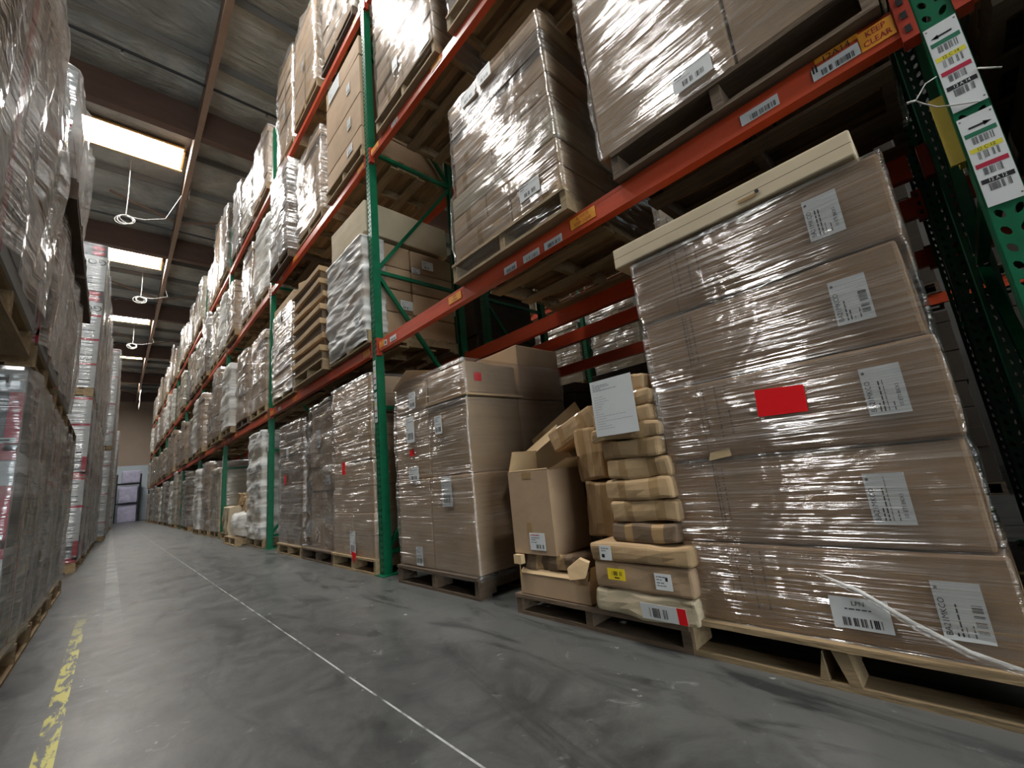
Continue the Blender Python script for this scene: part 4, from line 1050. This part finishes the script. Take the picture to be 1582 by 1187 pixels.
big_load('', 'tall stack of flat brown cartons with film round its foot, beside the huge cartons', (1.645, 1.655, z1 + .13), K,
         [(-.11, .0, 1.07, -.5, .49), (.2, -.015, 1.06, -.515, .5), (.50, -.012, 1.06, -.51, .49), (.54, .01, 1.06, -.49, .47), (1.24, .015, 1.05, -.475, .46)], 'film_soft', seed=12, labels=((LBIG, -.27, .13, -.018), (LBIG, .2, 1.17, .0), (LAB[1], .02, 1.19, .0)), group=GL[1], amp=.012)
# ---- second bay, lowest beam: white film load with cream carton on top, tray cartons, carton stack
ya = 4.07
pallet((1.655 + .53, ya, z1 + .006), load_label_words('pallet', 1, 1, 0), W=.98, m='wood', group='pallets on the lowest beam')
K = []
for i in range(4):
    for (a, b_) in ((0, .5), (.51, 1.03)):
        K.append((a, b_, -.45, -.0, .25 * i, .25 * i + .248, 'card', 1)); K.append((a, b_, .005, .45, .25 * i, .25 * i + .248, 'card', 1))
big_load('', 'load in bunched white film on the lowest beam, under a large cream carton', (1.665, ya, z1 + .136), K,
         [(-.1, -.01, .2, -.46, .46), (.3, -.03, .2, -.46, .47), (.7, -.02, .2, -.46, .47), (1.0, -.035, .2, -.46, .48)], 'film_white', 15, ((LAB[0], -.3, .15, -.03),), .022, GL[1])
t = tag(obj('large_carton', grid_box(1.0, .84, .36, 'card_cream', r=.01, n=(3, 4, 3), disp=crumple(.004, 5, .005, 4)), None, (1.66 + .5, ya - .03, z1 + .136 + 1.045), (0, 0, .02)), 'large cream carton lying on top of the load in white film', 'carton')
s = Sheet(.12, .12)
for (y_, z_, x_) in ((0, 0, 0),): pass
# -y side labels seen through the frame
NF = Matrix(((1, 0, 0, 0), (0, 0, -1, 0), (0, 1, 0, 0), (0, 0, 0, 1)))
def side_label(parent, x, y, z, w_=.12, h_=.09):
    s = Sheet(w_, h_, 'white', NF); s.lines(-w_ * .4, w_ * .4, [h_ * .3, h_ * .15, 0], .004); s.bars(-w_ * .3, w_ * .3, -h_ * .4, -h_ * .15, n=12)
    return obj('shipping_label', s.mesh('shipping_label'), parent, (x, y, z))
WL = [o for o in bpy.data.objects if o.name.startswith('wrapped_load') and abs(o.location.y - ya) < .01 and abs(o.location.z - z1 - .136) < .01][0]
side_label(WL, .42, -.475, .33, .14, .1); side_label(WL, .7, -.475, .85, .14, .1); side_label(WL, .55, -.475, .75, .1, .06)
# tray cartons
yb_ = 5.12
pallet((1.60 + .53, yb_, z1 + .006), load_label_words('pallet', 1, 1, 1), W=1.0, m='wood', group='pallets on the lowest beam')
for i in range(7):
    h_ = .158; yy = yb_ + .02 * math.sin(i * 1.3) + .03; zz_ = z1 + .136 + i * (h_ + .004)
    t = thing('tray_carton', 'shallow lidded tray carton, %s from the bottom of the open zigzag stack' % OW[i], 'carton', (1.58 + .012 * ((i * 5) % 3), yy, zz_), (0, 0, .03 * math.sin(i * 2.1)), 'lidded tray cartons in the open stack')
    obj('tray', grid_box(.98, .96, h_ * .72, 'card_dark', r=.006, n=(3, 3, 1), disp=crumple(.004, i, 0, 4)), t, (.52, 0, 0))
    obj('carton_lid', grid_box(1.04, 1.02, h_ * .42, 'card_pile', r=.006, n=(3, 3, 1), disp=crumple(.006, i + 9, 0, 4)), t, (.52, 0, h_ * .58))
t = tag(obj('small_carton', grid_box(.3, .3, .13, 'card_pile', n=(2, 2, 2), disp=crumple(.006, 9, 0, 4)), None, (1.80, yb_ + .3, z1 + .136 + 7 * .162), (0, 0, .3)), 'small tan carton lying on top of the zigzag tray stack', 'carton')
# carton column c
yc_ = 6.36
pallet((1.655 + .53, yc_, z1 + .006), load_label_words('pallet', 1, 1, 2), W=1.0, m='wood', group='pallets on the lowest beam')
K = [(0, .5, -.5, .5, .36 + .0, .37 + .0, 'card', 0)]
K = []; z_ = 0
for i, h_ in enumerate((.14, .14, .14, .15, .15)): K.append((0.0, 1.02, -.49, .5, z_, z_ + h_, 'card' if i % 2 else 'card_dark', 1)); z_ += h_
K.append((-.01, 1.0, -.5, .48, z_, z_ + .3, 'card_pile', 0)); K.append((-.01, 1.0, -.5, .48, z_ + .302, z_ + .62, 'card_pile', 0))
L3 = big_load('', 'wrapped carton column topped by two large tan cartons, beside the third upright', (1.665, yc_, z1 + .136), K, [(-.08, -.012, 1.05, -.51, .52), (.6, -.03, 1.04, -.51, .52), (.8, -.02, 1.04, -.515, .5), (1.2, -.02, 1.04, -.51, .5)], 'film_mid', 16, ((LAB[2], .1, 1.12, -.03),), .014, GL[1], 40)
side_label(L3, .3, -.525, .93, .24, .13)
# third bay, lowest beam, start slot
t, nm, hh = proto_load(0, .9); set_load(t, XF + .5, slot_y(2, 0), lvz(1) + .13, load_label_words('short wrapped carton stack', 2, 1, 0), GL[1]); add_pallet(2, 1, 0)
# ---- middle beam
z2 = LV[1] + .001
for (s_, y, nm_, mm) in ((2, 2.72, 'neat stack of long cartons', 'card'), (1, 1.5, 'grey wrapped carton block', 'card_dark'), (0, .42, 'wrapped brown carton block', 'card')):
    K = []; z_ = 0
    for i in range(9):
        h_ = .16; sp_ = (.0, .15, -.1)[i % 3]
        K += [(0.01 * (i % 2), .5, -.5, sp_ - .003, z_, z_ + h_, mm, 1), (.01 * (i % 2), .5, sp_ + .003, .5, z_, z_ + h_, mm, 1), (.51, 1.03, -.5, .5, z_, z_ + h_, mm, 0)]; z_ += h_
    big_load('', load_label_words(nm_, 0, 2, s_), (1.66, y, z2 + .13), K, [(-.05, -.0, 1.05, -.515, .515), (.7, -.014, 1.05, -.515, .515), (1.46, -.01, 1.05, -.515, .515)], 'film', 20 + s_, ((LBIG, -.38, .08, -.016), (LAB[0], .1, .3, -.016)), .008, GL[2], 40)
    pallet((1.65 + .53, y, z2), load_label_words('pallet', 0, 2, s_), W=1.04, m='wood', group='pallets on the middle beam')
yd = 4.08
pallet((1.655 + .53, yd, z2 + .006), load_label_words('pallet', 1, 2, 0), W=1.0, m='wood', group='pallets on the middle beam')
zq = z2 + .136
for i, (h_, nm_) in enumerate(((.24, 'bottom carton of the clean pale column on the middle beam past the second upright'), (.42, 'second carton of the clean pale column on the middle beam'), (.50, 'third and tallest carton of the clean pale column on the middle beam'), (.26, 'top carton with pale blue label on the clean pale column, middle beam'))):
    c = tag(obj('large_carton', grid_box(1.02, .98, h_ - .004, 'card', r=.008, n=(3, 4, 3), disp=crumple(.004, 60 + i, .004, 4)), None, (1.66 + .51, yd, zq)), nm_, 'carton', 'cartons of the clean pale column')
    if i == 3: s = Sheet(.34, .2); s.lines(-.14, .14, [.06, .03, 0, -.03], .008); obj('shipping_label', s.mesh('shipping_label'), c, (-.516, .22, h_ * .5))
    else: obj('shipping_label', LAB[0] if i else LAB[1], c, (-.518, -.2, h_ * .55))
    zq += h_
# top beam, first bay
for s_, y in ((0, .42), (1, 1.6)):
    t, nm, hh = proto_load(0 if s_ else 6, 1.0); set_load(t, XF + .5, y, lvz(3) + .13, load_label_words(nm, 0, 3, s_), GL[3]); add_pallet(0, 3, s_, y=y)

# ---- dark bay beyond the tagged upright, rear rack and the rack across
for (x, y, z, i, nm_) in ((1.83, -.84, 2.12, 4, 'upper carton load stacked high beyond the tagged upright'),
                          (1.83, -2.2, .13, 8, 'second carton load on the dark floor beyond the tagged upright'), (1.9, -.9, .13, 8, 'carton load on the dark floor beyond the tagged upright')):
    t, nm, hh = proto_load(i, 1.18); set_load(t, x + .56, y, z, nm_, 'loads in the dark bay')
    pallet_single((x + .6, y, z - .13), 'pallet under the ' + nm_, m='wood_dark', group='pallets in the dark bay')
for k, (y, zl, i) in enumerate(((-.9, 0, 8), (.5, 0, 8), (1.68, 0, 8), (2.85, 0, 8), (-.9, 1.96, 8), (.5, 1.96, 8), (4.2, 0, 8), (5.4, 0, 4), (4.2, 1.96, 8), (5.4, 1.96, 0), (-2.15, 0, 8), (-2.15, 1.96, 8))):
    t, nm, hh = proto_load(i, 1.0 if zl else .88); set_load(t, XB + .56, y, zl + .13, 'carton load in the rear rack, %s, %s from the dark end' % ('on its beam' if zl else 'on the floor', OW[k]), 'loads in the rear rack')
    pallet_single((XB + .54, y, zl), 'pallet in the rear rack, %s, %s from the dark end' % ('on its beam' if zl else 'on the floor', OW[k]), m='wood_dark', group='pallets in the rear rack')
for k in range(9):
    for zl in (0, 2.2, 4.1):
        y = 1.68 + 1.17 * (k % 3) + BAY * (k // 3)
        t, nm, hh = proto_load(5 if zl else 7, .95); set_load(t, XC + .5, y, zl + .13, 'cream carton load across the next aisle, %s, %s along' % ('on the floor' if zl == 0 else 'on the %s beam' % ('lowest' if zl < 3 else 'middle'), OW[k]), 'cream loads across the next aisle')
        pallet_single((XC + .51, y, zl), 'pallet across the next aisle, %s, %s along' % ('on the floor' if zl == 0 else 'on the %s beam' % ('lowest' if zl < 3 else 'middle'), OW[k]), group='pallets across the next aisle')

for k in range(5):  # loads added to block the lit wall behind and keep this end dark
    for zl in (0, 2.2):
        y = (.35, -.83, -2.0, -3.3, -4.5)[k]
        t, nm, hh = proto_load(8, 1.2); set_load(t, XC + .5, y, zl + .13, 'added shade-dark load, dark end across the next aisle, %s, %s inward' % ('on the floor' if zl == 0 else 'raised on its beam', OW[k]), 'loads at the dark end across the next aisle')
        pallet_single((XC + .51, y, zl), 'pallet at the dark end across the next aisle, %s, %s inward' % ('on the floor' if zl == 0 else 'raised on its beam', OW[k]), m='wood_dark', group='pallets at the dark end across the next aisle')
for b in (-2, -1):
    frame_(XC, 1.0 + BAY * b, 'green steel rack upright across the next aisle, %s one into the dark' % OW[-b - 1], 'green uprights across the next aisle')
    crossbar(XC, 1.0 + BAY * b + PW, 2.2, 'orange beam across the next aisle, %s span into the dark' % OW[-b - 1])

# ================================================================== LEFT SIDE: floor stacked goods in printed cartons
def product_box(W, D, Hh, kind):
    """front print on -y, side print on +x; origin bottom centre; W along x, D along y"""
    mb = MB(); g = .0015
    mb.box(-W / 2, W / 2, -D / 2, D / 2, 0, Hh, 'box_white')
    def fr(u0, u1, v0, v1, m, k=1):   # front
        y = -D / 2 - g * k; mb.quad((u0 - 0, y, v0), (u1, y, v0), (u1, y, v1), (u0, y, v1), m)
    def sd(u0, u1, v0, v1, m, k=1):   # side +x, u along y
        x = W / 2 + g * k; mb.quad((x, u0, v0), (x, u1, v0), (x, u1, v1), (x, u0, v1), m)
    R = W / 2
    if kind == 'dark':
        fr(-R, R, 0, Hh * .18, 'box_red'); fr(-R, R - .05, Hh * .2, Hh * .74, 'box_grey'); fr(R - .05, R, Hh * .1, Hh * .74, 'box_red'); fr(R - .12, R - .06, Hh * .84, Hh * .93, 'box_grey')
        fr(R - .1, R - .01, Hh * .19, Hh * .24, 'box_white', 2); fr(R - .09, R - .03, Hh * .205, Hh * .225, 'ink', 3)
        sd(-D * .47, -D * .12, Hh * .1, Hh * .9, 'box_grey'); sd(-D * .1, -D * .05, Hh * .0, Hh, 'box_red'); sd(D * .0, D * .46, Hh * .15, Hh * .7, 'box_grey')
    elif kind == 'stripe':
        fr(-R, R, Hh * .9, Hh * .98, 'box_red'); fr(-R, -R + W * .42, Hh * .42, Hh * .82, 'box_grey'); fr(R - .06 - W * .3, R - .05, Hh * .74, Hh * .78, 'box_text'); fr(R - .06 - W * .3, R - .05, Hh * .6, Hh * .62, 'box_text')
        fr(R - .06 - W * .4, R - .05, Hh * .28, Hh * .33, 'box_text'); fr(R - .26, R - .05, Hh * .1, Hh * .15, 'box_text')
        sd(-D * .4, D * .4, Hh * .9, Hh * .97, 'box_red'); sd(-D * .3, D * .1, Hh * .3, Hh * .6, 'box_text')
    elif kind == 'logo':
        fr(-R, R, Hh * .5, Hh, 'box_grey'); 
        vs, fs = text_geo('GOUR', .15)
        mb.add([(-p.x * .95 + R - .20, -D / 2 - g * 2, -p.y + Hh * .25) for p in vs], fs, 'ink')
        for cz in (.62, .86):
            pts = [(R - .1 + .075 * math.cos(a * PI / 6), -D / 2 - g * 2, Hh * cz + .045 * math.sin(a * PI / 6)) for a in range(12)]; mb.add(pts, [tuple(range(12))], 'box_red')
        sd(-D * .5, D * .5, Hh * .5, Hh, 'box_grey')
    else:
        fr(-R + .05, R - .08, Hh * .08, Hh * .88, 'box_white', 1)
        for k in range(4): fr(R - .5 + k * .1, R - .44 + k * .1, Hh * .2, Hh * .6, 'box_text', 2)
    return mb.mesh('printed_carton')
PB = {k: product_box(1.0, 1.0, h, k) for k, h in (('dark', .44), ('stripe', .40), ('logo', .42), ('plain', .42))}
GLL = 'goods stacked in printed cartons'
def left_load(x, y, z, n, kinds, hs, label, film='film_side', seed=1, W=1.0, D=1.06, amp=.03, over=0):
    t = thing('wrapped_load', label, 'wrapped pallet load', (x, y, z), group=GLL)
    zc = 0
    for i in range(n):
        k = kinds[i % len(kinds)]; h0 = {'dark': .44, 'stripe': .40, 'logo': .42, 'plain': .42}[k]
        o = obj('printed_carton', PB[k], t, (0, 0, zc)); o.scale = (W, D, hs / h0 - .004); zc += hs
    f = film_mesh([(0, -W / 2 - .01, W / 2 + .004, -D / 2 - .004, D / 2 + .01), (zc * .5, -W / 2 - .02, W / 2 + .02 + over, -D / 2 - .006, D / 2 + .02), (zc + .01, -W / 2 - .01, W / 2 + .01, -D / 2 - .006, D / 2 + .01)], film, 10, 12 if seed > 20 else 40, 26 if seed > 20 else 40, amp, seed, .03, .15, (4, 3) if seed > 20 else (7, 1.1))
    obj('stretch_film', f, t); return zc
XL = -.33
def lp(x, y, z, label, m='wood'): pallet_single((x, y, z), label, W=1.08, D=1.0, m=m, group='pallets of the goods in printed cartons')
names = ['first', 'second', 'third', 'fourth']
for i, y in enumerate((2.38, 3.66, 4.80, 6.10)):
    x = XL - .5; nn = 'printed carton column, %s from the camera' % names[i]
    xf = x - (.35 if i == 0 else .01)
    lp(xf + .02, y, 0, 'floor pallet of the %s' % nn)
    left_load(xf, y, .13, 3, ('dark', 'dark', 'dark') if i < 2 else ('dark', 'stripe', 'dark'), .452, 'floor tier of the %s, red and grey prints' % nn, seed=1 + i, W=.98, film='film_left')
    lp(x + .0, y, 1.50, 'pallet lying on the floor tier of the %s' % nn, 'wood' if i < 3 else 'wood_dark')
    if i == 0:
        left_load(x, y - .23, 1.63, 3, ('dark',), .46, 'tall upper tier of the %s, in hanging film' % nn, seed=4 + i, amp=.04, over=.02, D=1.62, film='film_left')
    elif i < 3:
        left_load(x, y, 1.63, 2, ('dark', 'stripe'), .42, 'second tier of the %s, in loose film' % nn, seed=4 + i, amp=.03, film='film_left')
        lp(x + .075, y, 2.49, 'pallet lying on the second tier of the %s' % nn, 'wood_dark')
        if i == 1: left_load(x + .02, y, 2.62, 2, ('stripe', 'plain'), .36, 'top tier of the %s, in hanging film' % nn, seed=7 + i, amp=.04, film='film_left')
k = 0
for i in range(6):
    y = 9.15 + 1.2 * i; x = -.30 - .5 + .01 * i; nn = 'white printed carton column, %s of the six' % OW[i]
    lp(x, y, 0, 'floor pallet of the %s' % nn)
    left_load(x, y, .13, 6, ('dark', 'stripe', 'stripe'), .385, 'lower tier of the %s' % nn, seed=30 + i, film='film_soft' if i == 0 else 'film_side', amp=.012 if i == 0 else .03)
    lp(x, y, 2.45, 'middle pallet of the %s' % nn)
    left_load(x, y, 2.58, 6, ('stripe', 'stripe', 'stripe', 'logo', 'plain', 'logo'), .385, 'upper tier of the %s' % nn, seed=40 + i, film='film_soft' if i == 0 else 'film_side', amp=.012 if i == 0 else .03)
for i in range(8):
    y = 17.6 + 1.25 * i; x = -.10 - .5 + .005 * i; nn = 'distant pale column, %s of the eight' % OW[i]
    lp(x, y, 0, 'floor pallet of the %s' % nn)
    left_load(x, y, .13, 6, ('stripe', 'plain'), .40, 'lower tier of the %s' % nn, seed=50 + i, film='film_far', amp=.04)
    lp(x, y, 2.55, 'middle pallet of the %s' % nn)
    left_load(x, y, 2.68, 7, ('stripe', 'plain'), .42, 'upper tier of the %s' % nn, seed=60 + i, film='film_far', amp=.04)
for i in range(8):
    y = 28.6 + 1.3 * i; x = .05 - .5; nn = 'farthest-off pale column, %s of the last eight' % OW[i]
    lp(x, y, 0, 'floor pallet of the %s' % nn)
    left_load(x, y, .13, 10, ('stripe', 'plain'), .45, 'wrapped stack of the %s' % nn, seed=70 + i, film='film_far', amp=.04)
# end wall rack with lilac goods
t = thing('black_rack', 'black steel rack against the pale end wall of the aisle', 'rack', (.85, 42.6, 0))
mb = MB()
for px, py in ((-.65, -.5), (.65, -.5), (-.65, .5), (.65, .5)): mb = MB(); mb.box(px - .04, px + .04, py - .04, py + .04, 0, 3.4, 'black'); obj('post', mb.mesh('post'), t)
for z_ in (1.35, 2.75): mb = MB(); mb.box(-.61, .61, -.5, .5, z_ - .08, z_, 'black'); obj('shelf', mb.mesh('shelf'), t)
for i, z_ in enumerate((.0, 1.352, 2.752)):
    tag(obj('wrapped_bundle', grid_box(1.0, .8, 1.2 if i < 2 else .9, 'lilac', r=.03, n=(3, 3, 4), disp=crumple(.03, i, 0, 4), smooth=True), None, (.85 + .1 * (i == 2), 42.6, z_)), ('lilac white wrapped bundle on the floor of the black end rack', 'lilac white wrapped bundle on the first shelf of the black end rack', 'lilac white wrapped bundle on top of the black end rack')[i], 'wrapped goods', 'lilac bundles at the end wall')
